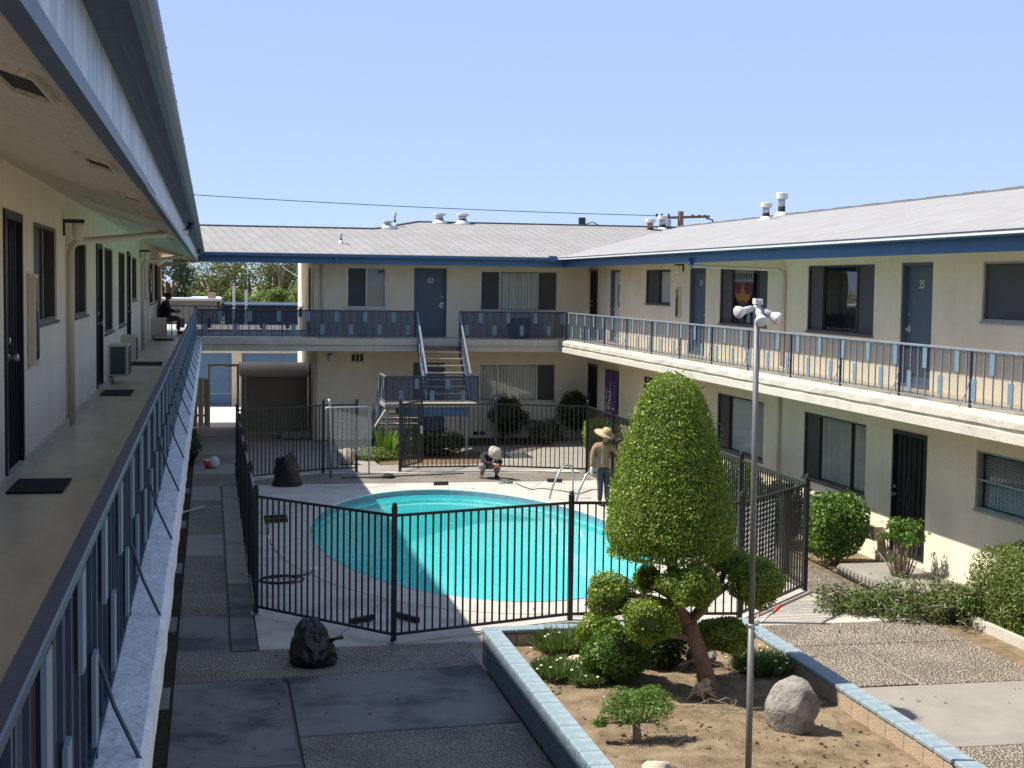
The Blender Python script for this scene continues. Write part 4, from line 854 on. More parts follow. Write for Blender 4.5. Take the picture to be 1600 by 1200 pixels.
stair_rail((UX1+.04, LY1, LZ), (UX1+.04, 43.1, F2), (1, 0), 9, mat=sunlit_rail)

# ------------------------------------------------------------------ pool fence
pk_me = MB().box(-.0105, -.0105, .10, .0105, .0105, 1.70).mesh('picket')
fp_me = MB().box(-.034, -.034, -.02, .034, .034, 1.80).mesh('post')
cap_me = MB().lathe((0, 0, 1.80), [(.045, 0), (.045, .012), (.03, .022), (.036, .045), (.022, .068)], 10).mesh('cap')
foot_me = MB().box(-.07, -.07, 0, .07, .07, .012).mesh('foot')
def fence(label, pts, cat='fence', name='pool_fence', grp='black pool fence runs', first=True, last=True, sp=.112):
    t = thing(name, label, cat, ((pts[0][0]+pts[-1][0])/2, (pts[0][1]+pts[-1][1])/2, 0), grp)
    for k, (a, b) in enumerate(zip(pts, pts[1:])):
        A, B = Vector((*a, 0)), Vector((*b, 0)); d = B-A; L = d.length; d.normalize(); ang = math.atan2(d.y, d.x)
        for z, h in ((1.70, .036), (.12, .036)):
            MB().bar(A+d*.035+Vector((0, 0, z)), B-d*.035+Vector((0, 0, z)), .034, h).build('rail', blackm, t)
        n = int(L/sp)
        for i in range(1, n): put('picket', pk_me, blackm, t, loc=A+d*L*i/n, rz=ang)
    for k, p in enumerate(pts):
        if (k == 0 and not first) or (k == len(pts)-1 and not last): continue
        o = put('post', fp_me, blackm, t, loc=(*p, 0)); put('post_cap', cap_me, blackm, o, loc=(*p, 0)); put('foot_plate', foot_me, galv, o, loc=(*p, .006))
    return t
A_, B_, P8, D_, C_ = (.64, 21.14), (2.37, 19.17), (4.97, 20.02), (7.37, 19.70), (9.11, 21.5)
fence('short black pool fence run crossing behind the knotted black rubbish bag', [A_, B_], first=False)
fence('long front run of black pool fence between planter and water', [B_, P8, D_])
fence('black pool fence run at the near right corner behind the lamp pole', [D_, C_], first=False)
fence('right side run of black pool fence beside the right wing bushes', [C_, (9.2, 24.66), (9.26, 28.2), (9.3, 31.2), (9.32, 33.6), (9.32, 36.0)], first=False)
fence('back run of black pool fence behind the crouching worker', [(4.68, 36.82), (7.13, 36.84), (9.32, 36.0)], last=False)
fence('left side run of black pool fence beside the concrete path', [A_, (.63, 24.0), (.62, 26.9), (.62, 29.8), (.62, 32.6), (.62, 35.25)])
fence('short black pool fence run at the shaded far left corner behind the torn bag', [(.62, 35.25), (2.74, 36.64), (3.58, 36.8)], first=False)
gt = thing('pool_gate', 'narrow black gate leaf standing open inward from the back fence', 'gate', (5, 37.3, 0))
ga, gb = Vector((4.74, 36.9, 0)), Vector((5.37, 37.87, 0)); d = (gb-ga).normalized(); ang = math.atan2(d.y, d.x)
for z in (1.70, .12): MB().bar(ga+Vector((0, 0, z)), gb+Vector((0, 0, z)), .034, .034).build('rail', blackm, gt)
for p in (ga, gb): MB().bar(p+Vector((0, 0, .1)), p+Vector((0, 0, 1.74)), .045).build('stile', blackm, gt)
for i in range(1, 10): put('picket', pk_me, blackm, gt, loc=ga+(gb-ga)*i/10, rz=ang)
MB().box(gb.x-.05, gb.y-.04, .85, gb.x+.04, gb.y+.04, 1.05).build('latch', white_p, gt)
# low kerb under the fence
MB().prism([(2.37, 19.07), (4.97, 19.91), (7.40, 19.58), (9.22, 21.45), (9.05, 21.6), (7.33, 19.82), (4.95, 20.13), (2.33, 19.27)], -.05, .035).build('fence_kerb', copingm, pd, bevel=.006)
# chain link leftovers
def chain_panel(name, label, P, U, V, nu, nv, r=.004):
    t = thing(name, label, 'chain link', P); P, U, V = Vector(P), Vector(U), Vector(V); m = MB()
    for k in range(-nv, nu):
        for sgn in (1, -1):
            pts = []
            for j in range(nv+1):
                u = (k+j) if sgn == 1 else (nu-k-j)
                if 0 <= u <= nu: pts.append(P+U*u/nu+V*j/nv)
            if len(pts) > 1: m.bar(pts[0], pts[-1], r*2)
    m.build('mesh', galv, t); return t
cg = chain_panel('chain_link_gate', 'old galvanised chain link gate leaning loose by the fence opening', (2.95, 35.85, .7), (.95, .42, -.25), (0, 0, .95), 12, 11)
MB().tube([(2.86, 35.78, 0), (2.83, 35.80, 1.82), (2.82, 35.8, 1.92)], [.035, .032, .045], 10).build('pole', galv, cg, smooth=True)
MB().tube([(2.72, 35.72, 1.62), (2.74, 35.72, 1.72), (3.80, 36.2, 1.70), (3.83, 36.22, 1.66), (3.84, 36.25, 0)], .018, 8).build('frame', galv, cg, smooth=True)
chain_panel('chain_link_mesh', 'loose chain link mesh standing behind the near right fence corner', (7.55, 20.3, .25), (.85, .78, .0), (.05, 0, 1.3), 12, 16, .0013)

# ------------------------------------------------------------------ raised planter
pt = thing('raised_planter', 'raised block planter with pale blue caps holding the topiary', 'planter', (5.08, 13, 0))
QX0, QX1, QY1, QY0, CT = 3.33, 6.83, 17.93, 8.6, .48
SZ = .25
bl_me = {}
def blk(lx, ly, lz, key, bev=.008):
    k = (round(lx, 3), round(ly, 3), round(lz, 3), key)
    if k not in bl_me: bl_me[k] = MB().box(-lx/2+.004, -ly/2+.004, 0, lx/2-.004, ly/2-.004, lz-.008).mesh('block', bevel=bev)
    return bl_me[k]
W = .19
mats_side = {'o': blk_blue, 'i': blk_side}
for course in range(2):
    z = course*.21+.003
    for xo, key in ((QX0+W*.25, 'o'), (QX0+W*.75, 'i'), (QX1-W*.25, 'o'), (QX1-W*.75, 'i')):
        y = QY1-W-(.2 if course else 0)
        if course: put('block', blk(W/2, .2, .21, key), mats_side[key], pt, loc=(xo, QY1-W-.1, z))
        while y > QY0+.4: put('block', blk(W/2, .4, .21, key), mats_side[key], pt, loc=(xo, y-.2, z)); y -= .4
    x = QX0+(0 if course else .2)
    ys = ((QY1-W*.25, 'o'), (QY1-W*.75, 'i'))
    for yo, key in ys:
        x = QX0+(0 if course else .2)
        if not course: put('block', blk(.2, W/2, .21, key), mats_side[key], pt, loc=(QX0+.1, yo, z))
        while x < QX1-.1:
            L = min(.4, QX1-x); put('block', blk(L, W/2, .21, key), mats_side[key], pt, loc=(x+L/2, yo, z)); x += L
MB().box(QX0+.012, QY0, 0, QX0+W-.012, QY1-.012, .41).box(QX1-W+.012, QY0, 0, QX1-.012, QY1-.012, .409).box(QX0+.013, QY1-W+.012, 0, QX1-.013, QY1-.013, .408).build('mortar', mortar_m, pt)
for x in (QX0+W/2, QX1-W/2):
    y = QY1-W-.015
    while y > QY0: put('cap', blk(W+.03, .4, .06, 'cap', .01), cap_m, pt, loc=(x, y-.2, .425+random.uniform(-.002, .002)), rz=random.uniform(-.006, .006)); y -= .4
x = QX0-.015
while x < QX1: L = min(.4, QX1+.015-x); put('cap', blk(L, W+.03, .06, 'cap', .01), cap_m, pt, loc=(x+L/2, QY1-W/2, .425+random.uniform(-.002, .002))); x += L
m = MB(); nx, ny = 40, 90
from mathutils import noise as mn
for j in range(ny+1):
    for i_ in range(nx+1):
        x = QX0+W*.9+(QX1-QX0-W*1.8)*i_/nx; y = QY0+(QY1-W*.9-QY0)*j/ny
        m.v.append((x, y, SZ+.05*mn.noise(Vector((x*1.1, y*1.1, 0)))+.02*mn.noise(Vector((x*5, y*5, 3)))+.010*mn.noise(Vector((x*14, y*14, 5)))))
for j in range(ny):
    for i_ in range(nx): a = j*(nx+1)+i_; m.f.append((a, a+1, a+nx+2, a+nx+1))
m.build('planter_soil', soil, pt, smooth=True, fix=False)
# clods and litter on the soil
cl = MB(); n = 900
cp = np.column_stack([rng.uniform(3.6, 6.6, n), rng.uniform(10.5, 17.6, n), np.full(n, SZ+.01)])
for p in cp[:700]:
    r_ = abs(random.gauss(.012, .008))+.005; ellip(cl, (p[0], p[1], p[2]), (r_, r_*random.uniform(.7, 1.2), r_*.7), 5, 3)
cl.build('soil_clods', soil, pt, smooth=False, kind='stuff')
leaf_obj('soil_litter', leaves(cp, np.tile((0, 0, 1), (n, 1)), .035, asp=.45, jit=.5), dry_m, pt, kind='stuff')

# ------------------------------------------------------------------ topiary tree
TX, TY = 5.37, 15.55
tt = thing('topiary_tree', 'clipped topiary tree with tall cone crown and cloud-pruned lower balls', 'tree', (TX, TY, SZ))
fk = (5.22, 15.5, 1.02)
m = MB()
m.tube([(5.46, 15.42, .1), (5.43, 15.45, .35), (5.36, 15.48, .6), (5.27, 15.5, .85), fk], [.16, .105, .095, .09, .085], 12)
def limb(a, mid, b, r0, r1): m.tube([a, mid, b], [r0, (r0+r1)/2, r1], 8)
limb(fk, (5.08, 15.55, 1.2), (5.02, 15.65, 1.9), .075, .06); limb((5.02, 15.65, 1.9), (5.0, 15.6, 2.4), (5.0, 15.6, 3.3), .06, .02)
limb(fk, (5.4, 15.6, 1.2), (5.72, 15.7, 1.38), .055, .035); limb(fk, (5.32, 15.35, 1.18), (5.36, 15.2, 1.38), .045, .03); limb((5.4, 15.6, 1.2), (5.7, 15.9, 1.35), (5.9, 16.1, 1.6), .04, .03)
limb((5.1, 15.55, 1.2), (4.8, 15.7, 1.28), (4.45, 15.8, 1.3), .045, .025); limb((5.27, 15.5, .85), (5.0, 15.45, .9), (4.8, 15.4, 1.0), .04, .025); limb((5.3, 15.5, .75), (5.45, 15.7, .8), (5.65, 15.75, .85), .04, .025); limb((5.1, 15.6, 1.25), (4.9, 16.0, 1.35), (4.8, 16.1, 1.45), .035, .025)
limb((5.36, 15.48, .6), (5.2, 15.4, .62), (5.05, 15.35, .58), .025, .012)
tr = m.build('trunk', bark, tt, smooth=True)
# cone crown: profile radius by height
CC = (5.03, 15.72); zb, ztop = 1.70, 3.79
pz = [0, .02, .05, .15, .30, .40, .50, .61, .715, .82, .92, .97, 1.0]; prr = [.34, .56, .64, .71, .68, .64, .595, .545, .475, .395, .30, .20, .05]
def cone_pts(n, seed=3):
    h = rng.random(int(n*1.7)); r = np.interp(h, pz, prr); keep = rng.random(len(h)) < (r/.75+.1); h = h[keep][:n]; r = r[keep][:n]
    a = rng.uniform(0, 2*math.pi, len(h)); d = np.column_stack([np.cos(a), np.sin(a), h*2.2]); rr = r*(1-.20*rng.random(len(h))**1.6)*(lump(d, .032, seed, 9)+.018*np.sin(a*17+h*31)*np.sin(h*23-a*5))
    p = np.column_stack([CC[0]+np.cos(a)*rr, CC[1]+np.sin(a)*rr, zb+h*(ztop-zb)+.015*np.sin(a*5)]); g = np.gradient(np.interp(np.linspace(0, 1, 200), pz, prr), 2.16/200); sl = -np.interp(h, np.linspace(0, 1, 200), g)
    nn = np.column_stack([np.cos(a), np.sin(a), np.clip(sl, -1.5, 3)]); nn /= np.linalg.norm(nn, axis=1)[:, None]; return p, nn
p, nn = cone_pts(56000); k = len(p)
out = np.random.default_rng(5).random(k) < .07; p[out] += nn[out]*rng.uniform(.01, .085, (out.sum(), 1))
ub = 2600; a = rng.uniform(0, 2*math.pi, ub); q = np.sqrt(rng.random(ub))*.70; p2 = np.column_stack([CC[0]+np.cos(a)*q, CC[1]+np.sin(a)*q, zb+.04+.05*rng.random(ub)-.06*(1-q/.7)*0]); n2 = np.tile((0, 0, -1.), (ub, 1))
crown = leaf_obj('crown', [leaves(p, nn, .029, asp=.5, jit=.9, sj=.5), leaves(p2, n2, .034, asp=.55)], lf_top, tt)
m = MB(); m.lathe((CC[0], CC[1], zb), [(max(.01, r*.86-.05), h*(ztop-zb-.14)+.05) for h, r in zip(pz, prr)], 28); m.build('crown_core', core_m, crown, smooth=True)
balls = [((4.36, 15.75, 1.31), (.27, .26, .215)), ((4.92, 16.15, 1.39), (.17, .18, .16)), ((5.10, 15.15, 1.51), (.31, .29, .225)), ((6.02, 15.55, 1.44), (.30, .30, .27)), ((4.725, 15.40, 1.10), (.30, .28, .24)), ((5.70, 15.75, .82), (.32, .30, .20)), ((5.91, 16.05, 1.58), (.28, .26, .15))]
for i_, (c, r) in enumerate(balls):
    nb = int(14000*(r[0]*r[2]+r[0]*r[1])/(.3*.24+.09)*.55); o = leaf_obj('foliage_ball', ball_leaves(c, r, nb, .034, amp=.10, seed=i_, asp=.5, jit=.9, inner=.35), lf_top, tt)
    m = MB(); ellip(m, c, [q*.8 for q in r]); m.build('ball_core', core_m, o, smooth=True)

# ------------------------------------------------------------------ planting in the planter
def shrub(name, label, c, r, n, size, mat, cat='shrub', grp=None, amp=.09, seed=0, core=.72, stems=0, stem_mat=bark_g, zb=0., asp=.5, inner=.35, core_mat=core_m, box=2.):
    t = thing(name, label, cat, (c[0], c[1], zb), grp)
    o = leaf_obj('foliage', ball_leaves(c, r, n, size, amp=amp, seed=seed, inner=inner, asp=asp, jit=.9, box=box), mat, t)
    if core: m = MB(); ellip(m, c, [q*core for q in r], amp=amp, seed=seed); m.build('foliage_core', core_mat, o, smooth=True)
    if stems:
        m = MB()
        for k in range(stems):
            a = 2*math.pi*k/stems+random.random(); m.tube([(c[0]+.05*math.cos(a), c[1]+.05*math.sin(a), zb-.03), (c[0]+r[0]*.25*math.cos(a), c[1]+r[1]*.25*math.sin(a), (zb+c[2])/2), (c[0]+r[0]*.55*math.cos(a+.4), c[1]+r[1]*.55*math.sin(a+.4), c[2]+r[2]*.4)], [.022, .017, .008], 6)
        m.build('stems', stem_mat, t)
    return t
shrub('clipped_bush', 'large rounded bush low in the planter left of the topiary trunk', (4.52, 16.0, .55), (.39, .36, .28), 7000, .045, lf_green, zb=SZ, seed=11, grp='planter plants')
shrub('clipped_bush', 'small yellowish rounded bush behind the large planter bush', (4.53, 16.75, .66), (.28, .3, .24), 4500, .042, lf_top, zb=SZ, seed=12, grp='planter plants')
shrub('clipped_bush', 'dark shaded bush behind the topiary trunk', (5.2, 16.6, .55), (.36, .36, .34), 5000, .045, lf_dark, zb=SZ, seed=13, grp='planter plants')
def tuft(name, label, c, r, n, ln, mat, flowers=0, grp=None, lean=.5):
    t = thing(name, label, 'plant', (c[0], c[1], c[2]), grp); m = MB(); a = rng.uniform(0, 2*math.pi, n); q = np.sqrt(rng.random(n))*r
    vs = np.empty((n, 4, 3)); base = np.column_stack([c[0]+np.cos(a)*q, c[1]+np.sin(a)*q, np.full(n, c[2])+.25*ln*rng.random(n)]); d = np.column_stack([np.cos(a)*lean*q/r, np.sin(a)*lean*q/r, np.ones(n)])+rng.normal(0, .35, (n, 3)); d /= np.linalg.norm(d, axis=1)[:, None]; L = ln*rng.uniform(.5, 1.1, n)[:, None]
    w = np.cross(d, rng.normal(0, 1, (n, 3))); w /= np.linalg.norm(w, axis=1)[:, None]; w *= .010
    vs[:, 0] = base-w*.6; vs[:, 1] = base+d*L*.55-w; vs[:, 2] = base+d*L; vs[:, 3] = base+d*L*.5+w; leaf_obj('blades', vs.reshape(-1, 3), mat, t)
    if flowers:
        for k in range(flowers): b = base[k]+d[k]*L[k]*1.05; ellip(m, b, (.02, .02, .012), 6, 4)
        m.build('flowers', flower_m, t)
    return t
tuft('ice_plant', 'tuft of pale-flowered ground cover at the planter left edge beside the tan rock', (3.93, 16.35, SZ), .30, 1900, .17, lf_grass, 14, 'planter plants')
tuft('ice_plant', 'tuft of tall ground cover against the planter back wall', (4.28, 17.4, SZ), .32, 1800, .26, lf_grass, 10, 'planter plants')
tuft('ice_plant', 'small tuft in front of the tan rock in the planter', (4.18, 15.95, SZ), .18, 900, .14, lf_grass, 4, 'planter plants')
tuft('ice_plant', 'flowering tuft by the planter right wall behind the lamp pole', (6.33, 16.1, SZ), .28, 1700, .24, lf_grass, 22, 'planter plants')
jn = thing('juniper_shrub', 'small gnarled juniper shrub in the front of the planter', 'shrub', (4.15, 13.85, SZ), 'planter plants')
m = MB(); vs = []
m.tube([(4.15, 13.82, .2), (4.14, 13.85, .36), (4.13, 13.86, .44)], [.05, .042, .038], 8)
for k, (dx, dy, z) in enumerate(((-.26, .02, .56), (-.16, .12, .66), (-.03, .03, .60), (.10, .05, .66), (.20, .10, .68), (.14, -.1, .54), (-.1, -.08, .52), (.27, .0, .60), (-.38, -.03, .46), (.0, .15, .64))):
    c = (4.15+dx, 13.87+dy, z); m.tube([(4.13, 13.86, .43), (4.14+dx*.5, 13.86+dy*.5, .45+random.uniform(-.02, .03)), c], [.024, .017, .008], 6); r_ = .135 if k != 8 else .07; vs.append(ball_leaves(c, (r_, r_, r_*.7), 620, .032, amp=.2, seed=k, inner=.7, asp=.35))
for k in range(6): a = k*1.1; m.tube([(4.14, 13.86, .44), (4.14+.15*math.cos(a), 13.86+.15*math.sin(a), .43+.02*(k % 3)), (4.14+.28*math.cos(a+.3), 13.86+.25*math.sin(a+.3), .42)], [.016, .011, .004], 5)
m.build('branches', bark_g, jn, smooth=True); leaf_obj('foliage', vs, lf_jun, jn)
def rock(label, c, r, mat, seed, name='rock', amp=.10, grp='planter rocks', n=20, mm=12):
    m = MB(); ellip(m, (0, 0, 0), (1, 1, 1), n, mm, amp, seed); rr_ = np.random.default_rng(seed); pl_ = [(q/np.linalg.norm(q), rr_.uniform(.72, .92)) for q in rr_.normal(0, 1, (9, 3))]; vv = []
    for p in m.v:
        p = np.array(p)
        for q, dd in pl_:
            e = p@q-dd
            if e > 0: p = p-q*e*.85
        p = p*(1+.035*mn.noise(Vector(p*3.1))+.015*mn.noise(Vector(p*9))); vv.append((c[0]+p[0]*r[0], c[1]+p[1]*r[1], c[2]+p[2]*r[2]))
    m.v = vv; return m.build(name, mat, None, smooth=True, label=label, cat='rock', group=grp)
rock('large grey boulder in the planter right of the lamp pole', (5.80, 13.93, .47), (.275, .25, .31), rockm, 21, 'boulder', .05, n=36, mm=24)
rock('rounded tan rock among ground cover at the planter left', (4.20, 16.6, .33), (.14, .12, .10), rock_t, 22)
rock('half-buried pale tan rock at the bottom edge of the frame', (4.07, 12.9, .27), (.17, .14, .09), rock_t, 23)
rock('flat pale stone sunk in the soil left of the trunk', (4.2, 15.25, .245), (.20, .22, .03), pmat('dusty_stone', (.30, .23, .16), .95, .2, 10, .8, 25), 24)
rock('dark stone behind the topiary trunk', (5.75, 16.6, .35), (.2, .16, .14), rockm, 25)
sp_ = thing('driftwood_root', 'gnarled pale root piece at the foot of the topiary trunk', 'root', (5.29, 15.2, SZ)); m = MB()
ellip(m, (5.28, 15.2, .35), (.095, .06, .06), 14, 9, .28, 3); ellip(m, (5.31, 15.2, .43), (.05, .04, .045), 12, 8, .3, 5)
for a in (0, 1.1, 2.2, 3.3, 4.4, 5.4): m.tube([(5.28, 15.2, .35), (5.28+.12*math.cos(a), 15.2+.10*math.sin(a), .31), (5.28+.22*math.cos(a+.2), 15.2+.18*math.sin(a+.2), .25)], [.024+.01*math.sin(a*3), .013, .004], 6)
m.build('root', pmat('pale_root', (.46, .33, .22), .95, .2, 20, .6, 50), sp_, smooth=True)
br_ = MB()
for k in range(26):
    x, y = random.uniform(5.3, 6.5), random.uniform(14.4, 16.8); a = random.uniform(0, 6.28); L = random.uniform(.15, .5); br_.tube([(x, y, SZ+.02), (x+L*.5*math.cos(a), y+L*.5*math.sin(a), SZ+.04+.05*random.random()), (x+L*math.cos(a+.3), y+L*math.sin(a+.3), SZ+.02)], .005, 4)
br_.build('fallen_twigs', bark_g, pt, kind='stuff')

# ------------------------------------------------------------------ lamp pole
lm = thing('lamp_pole', 'tall grey lamp pole with three white floodlights standing in the planter', 'lamp post', (4.8292, 12.6022, .2))
MB().tube([(4.8389, 12.6022, .1), (4.8341, 12.6022, 1.6716)], .030, 14).tube([(4.8341, 12.6022, 1.6726), (4.8148, 12.6022, 4.5095)], .0265, 14).build('pole', pmat('pole_paint', (.15, .15, .142), .5, .12, 4, .05, 30, metal=.2), lm, smooth=True)
MB().lathe((4.8341, 12.6022, 1.6572), [(.030, 0), (.034, .003), (.034, .03), (.028, .034)], 14).build('collar', galv, lm, smooth=True)
MB().lathe((4.8148, 12.6022, 4.5095), [(.027, 0), (.036, .01), (.040, .05), (.034, .08), (.02, .09)], 14).build('hub', pmat('lamp_white', (.42, .42, .41), .45), lm, smooth=True)
MB().box(4.785, 12.562, 4.601, 4.805, 12.642, 4.651).box(4.810, 12.562, 4.596, 4.830, 12.642, 4.641).box(4.835, 12.562, 4.596, 4.855, 12.642, 4.646).build('clip', white_p, lm)
for (dx, dy, dz) in ((-.92, -.25, -.22), (-.10, -.80, -.58), (.80, -.40, -.48)):
    dv = Vector((dx, dy, dz)).normalized(); c = Vector((4.8148, 12.6022, 4.572)); Mq = dv.to_track_quat('Z', 'Y').to_matrix()
    o = MB().lathe(c+dv*.03, [(.018, 0), (.018, .03), (.030, .035), (.033, .10), (.03, .105)], 14, Mq).build('lamp_holder', MATS['lamp_white'], lm, smooth=True)
    MB().lathe(c+dv*.13, [(.026, 0), (.03, .01), (.055, .065), (.058, .085), (.05, .098), (.02, .105)], 18, Mq).build('bulb', white_pl, o, smooth=True)

# ------------------------------------------------------------------ bushes along the right wing and the back wall
RB = 'bushes along the right wing'
shrub('boxy_bush', 'bright green boxy bush right of the near fence corner', (10.62, 23.75, .66), (.48, .52, .52), 7500, .07, lf_green, seed=31, stems=7, grp=RB, amp=.06, box=3.6, inner=.5, core=.6)
lb = thing('leggy_bush', 'leggy bush with bare stems before the ornate security door', 'shrub', (10.85, 21.75, 0), RB); m = MB(); vs = []
for k in range(20):
    a = 2*math.pi*k/20+random.uniform(-.2, .2); q = random.uniform(.08, .36); tip = Vector((10.85+q*math.cos(a), 21.75+q*1.1*math.sin(a), random.uniform(.78, 1.0) if k % 4 else random.uniform(.35, .6))); b0 = Vector((10.85+.06*math.cos(a), 21.75+.06*math.sin(a), -.02)); md = b0.lerp(tip, .5)+Vector((.03*math.cos(a*3), .04*math.sin(a*2), .05))
    m.tube([b0, md, tip], [.020, .013, .006], 6)
    for j in range(3): e = md.lerp(tip, random.random()); m.tube([e, e+Vector((random.uniform(-.14, .14), random.uniform(-.14, .14), random.uniform(.0, .12)))], [.006, .003], 4)
    if k % 4: vs.append(ball_leaves(tip, (.13, .14, .10), 130, .06, amp=.2, seed=k, inner=.9))
    elif k % 8: vs.append(ball_leaves(tip, (.10, .10, .08), 50, .05, amp=.2, seed=k, inner=.9))
m.build('stems', bark_g, lb, smooth=True); leaf_obj('foliage', vs, lf_green, lb)
t_ = shrub('hedge', 'clipped olive hedge at the right edge of the frame', (11.12, 18.62, .56), (.42, .80, .60), 14000, .045, lf_hedge, cat='hedge', seed=33, amp=.05, grp=RB, box=4.5, inner=.4, core=.62)
shrub('glossy_bush', 'dark glossy bush behind the right fence run', (10.35, 25.6, .62), (.42, .6, .55), 4200, .075, lf_dark, seed=34, stems=5, grp=RB)
shrub('glossy_bush', 'bright bush behind the right fence beneath the vertical-blind window', (10.5, 28.2, .62), (.45, .9, .55), 6000, .07, lf_green, seed=35, stems=5, grp=RB)
shrub('glossy_bush', 'bright bush behind the fence hidden by the topiary', (10.6, 31.5, .6), (.45, .9, .5), 5000, .07, lf_green, seed=36, stems=5, grp=RB)
shrub('glossy_bush', 'sunlit yellow-green bush behind the standing worker by the fence corner', (10.75, 40.0, .55), (.50, .9, .52), 6500, .06, lf_top, seed=37, stems=4, grp=RB)
shrub('low_fern', 'low leafy clump at the base of the clipped hedge', (10.62, 19.35, .22), (.3, .35, .24), 1500, .06, lf_green, seed=38, grp=RB, core=.5)
BK = 'plants in front of the back wall'
shrub('round_bush', 'dark round bush under the lower back window', (8.85, 43.85, .78), (.52, .45, .55), 4500, .06, lf_dark, seed=41, stems=5, grp=BK, amp=.12)
shrub('round_bush', 'dark bush in the far inner corner of the courtyard', (10.95, 44.0, .90), (.50, .45, .60), 4500, .06, lf_dark, seed=42, stems=5, grp=BK)
for k, (x, y) in enumerate(((9.6, 43.4), (10.0, 43.3), (10.35, 43.7))): shrub('rose_bush', ['straggly rose bush beside the round back bush', 'middle straggly rose bush below the lower back window', 'straggly rose bush next to the far corner bush'][k], (x, y, .38), (.34, .3, .36), 900, .055, lf_dark, seed=50+k, stems=6, core=.35, grp=BK)
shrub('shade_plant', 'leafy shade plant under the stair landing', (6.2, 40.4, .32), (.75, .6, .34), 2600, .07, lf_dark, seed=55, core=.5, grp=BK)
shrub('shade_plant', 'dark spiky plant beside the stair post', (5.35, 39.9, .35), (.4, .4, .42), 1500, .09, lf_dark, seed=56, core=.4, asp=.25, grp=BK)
shrub('ground_cover', 'mottled succulent ground cover left of the stair', (4.3, 39.6, .12), (.75, .6, .20), 3000, .06, lf_hedge, seed=57, core=.6, grp=BK)
ag = thing('agave_plant', 'upright green sword-leaf plant at the foot of the stair', 'plant', (4.75, 39.9, 0), BK); vs = []
nb = 70; a = rng.uniform(0, 6.28, nb); tl = rng.uniform(.05, .55, nb); L = rng.uniform(.6, 1.0, nb); v = np.empty((nb, 4, 3))
for i_ in range(nb):
    b = np.array((4.72+.25*math.cos(a[i_])*tl[i_]*2, 39.9+.2*math.sin(a[i_])*tl[i_]*2, 0)); d = np.array((math.cos(a[i_])*math.sin(tl[i_]), math.sin(a[i_])*math.sin(tl[i_]), math.cos(tl[i_]))); w = np.array((-math.sin(a[i_]), math.cos(a[i_]), 0))*.035
    v[i_] = b-w*.5, b+d*L[i_]*.45-w, b+d*L[i_], b+d*L[i_]*.45+w
leaf_obj('blades', v.reshape(-1, 3), lf_jun, ag)
rock('pale tan rock beside the far fence opening', (3.5, 38.5, .18), (.24, .2, .26), rock_t, 61, grp='loose rocks by the walk')
# pile of cut branches
cb = thing('cut_branches', 'heap of cut leafy branches strewn over the right path', 'branches', (10.0, 19.7, 0)); vs = []; m = MB()
for k in range(215):
    f = random.random()**.8; x = 8.95+2.05*f+random.gauss(0, .14); y = 20.25-1.05*f+random.gauss(0, .27); z = random.uniform(.02, .12+.50*f); a = random.uniform(0, 6.28); L = random.uniform(.2, .5)
    d = np.array((math.cos(a), math.sin(a), random.uniform(-.2, .35))); p0 = np.array((x, y, max(.02, z))); p1 = p0+d*L; p1[2] = max(.02, p1[2]); m.tube([p0, (p0+p1)/2+np.array((0, 0, .03)), p1], [.008, .006, .003], 4)
    nl_ = random.randint(28, 62); tt_ = rng.random(nl_)[:, None]; pts = p0+(p1-p0)*tt_+rng.normal(0, .055, (nl_, 3)); pts[:, 2] = np.maximum(pts[:, 2], .015); vs.append(leaves(pts, np.tile((0, 0, 1), (nl_, 1)), .062, asp=.42, jit=1))
m.build('twigs', bark_g, cb); leaf_obj('leaves', vs, lf_dead, cb)
# bush beside the left path
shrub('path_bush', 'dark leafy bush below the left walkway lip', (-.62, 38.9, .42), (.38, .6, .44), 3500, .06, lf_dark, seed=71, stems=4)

# ------------------------------------------------------------------ people
def skin_mesh(name, verts, edges, root=0, sub=1):
    me = bpy.data.meshes.new(name); me.from_pydata([v[:3] for v in verts], edges, []); o = bpy.data.objects.new(name, me); C.objects.link(o)
    md = o.modifiers.new('s', 'SKIN'); md.use_smooth_shade = True; sv = me.skin_vertices[0].data
    for i_, v in enumerate(verts):
        r_ = v[3]; sv[i_].radius = r_ if isinstance(r_, tuple) else (r_, r_); sv[i_].use_root = (i_ == root)
    md2 = o.modifiers.new('u', 'SUBSURF'); md2.levels = sub; md2.render_levels = sub
    dg = bpy.context.evaluated_depsgraph_get(); out_ = bpy.data.meshes.new_from_object(o.evaluated_get(dg)); bpy.data.objects.remove(o)
    out_.polygons.foreach_set('use_smooth', [True]*len(out_.polygons)); return out_
class Rig:
    def __init__(s): s.v = []; s.e = []; s.n = {}
    def add(s, n, p, r, par=None):
        s.n[n] = len(s.v); s.v.append((*p, r)); 
        if par is not None: s.e.append((s.n[par], s.n[n]))
def V3(p): return Vector(p)
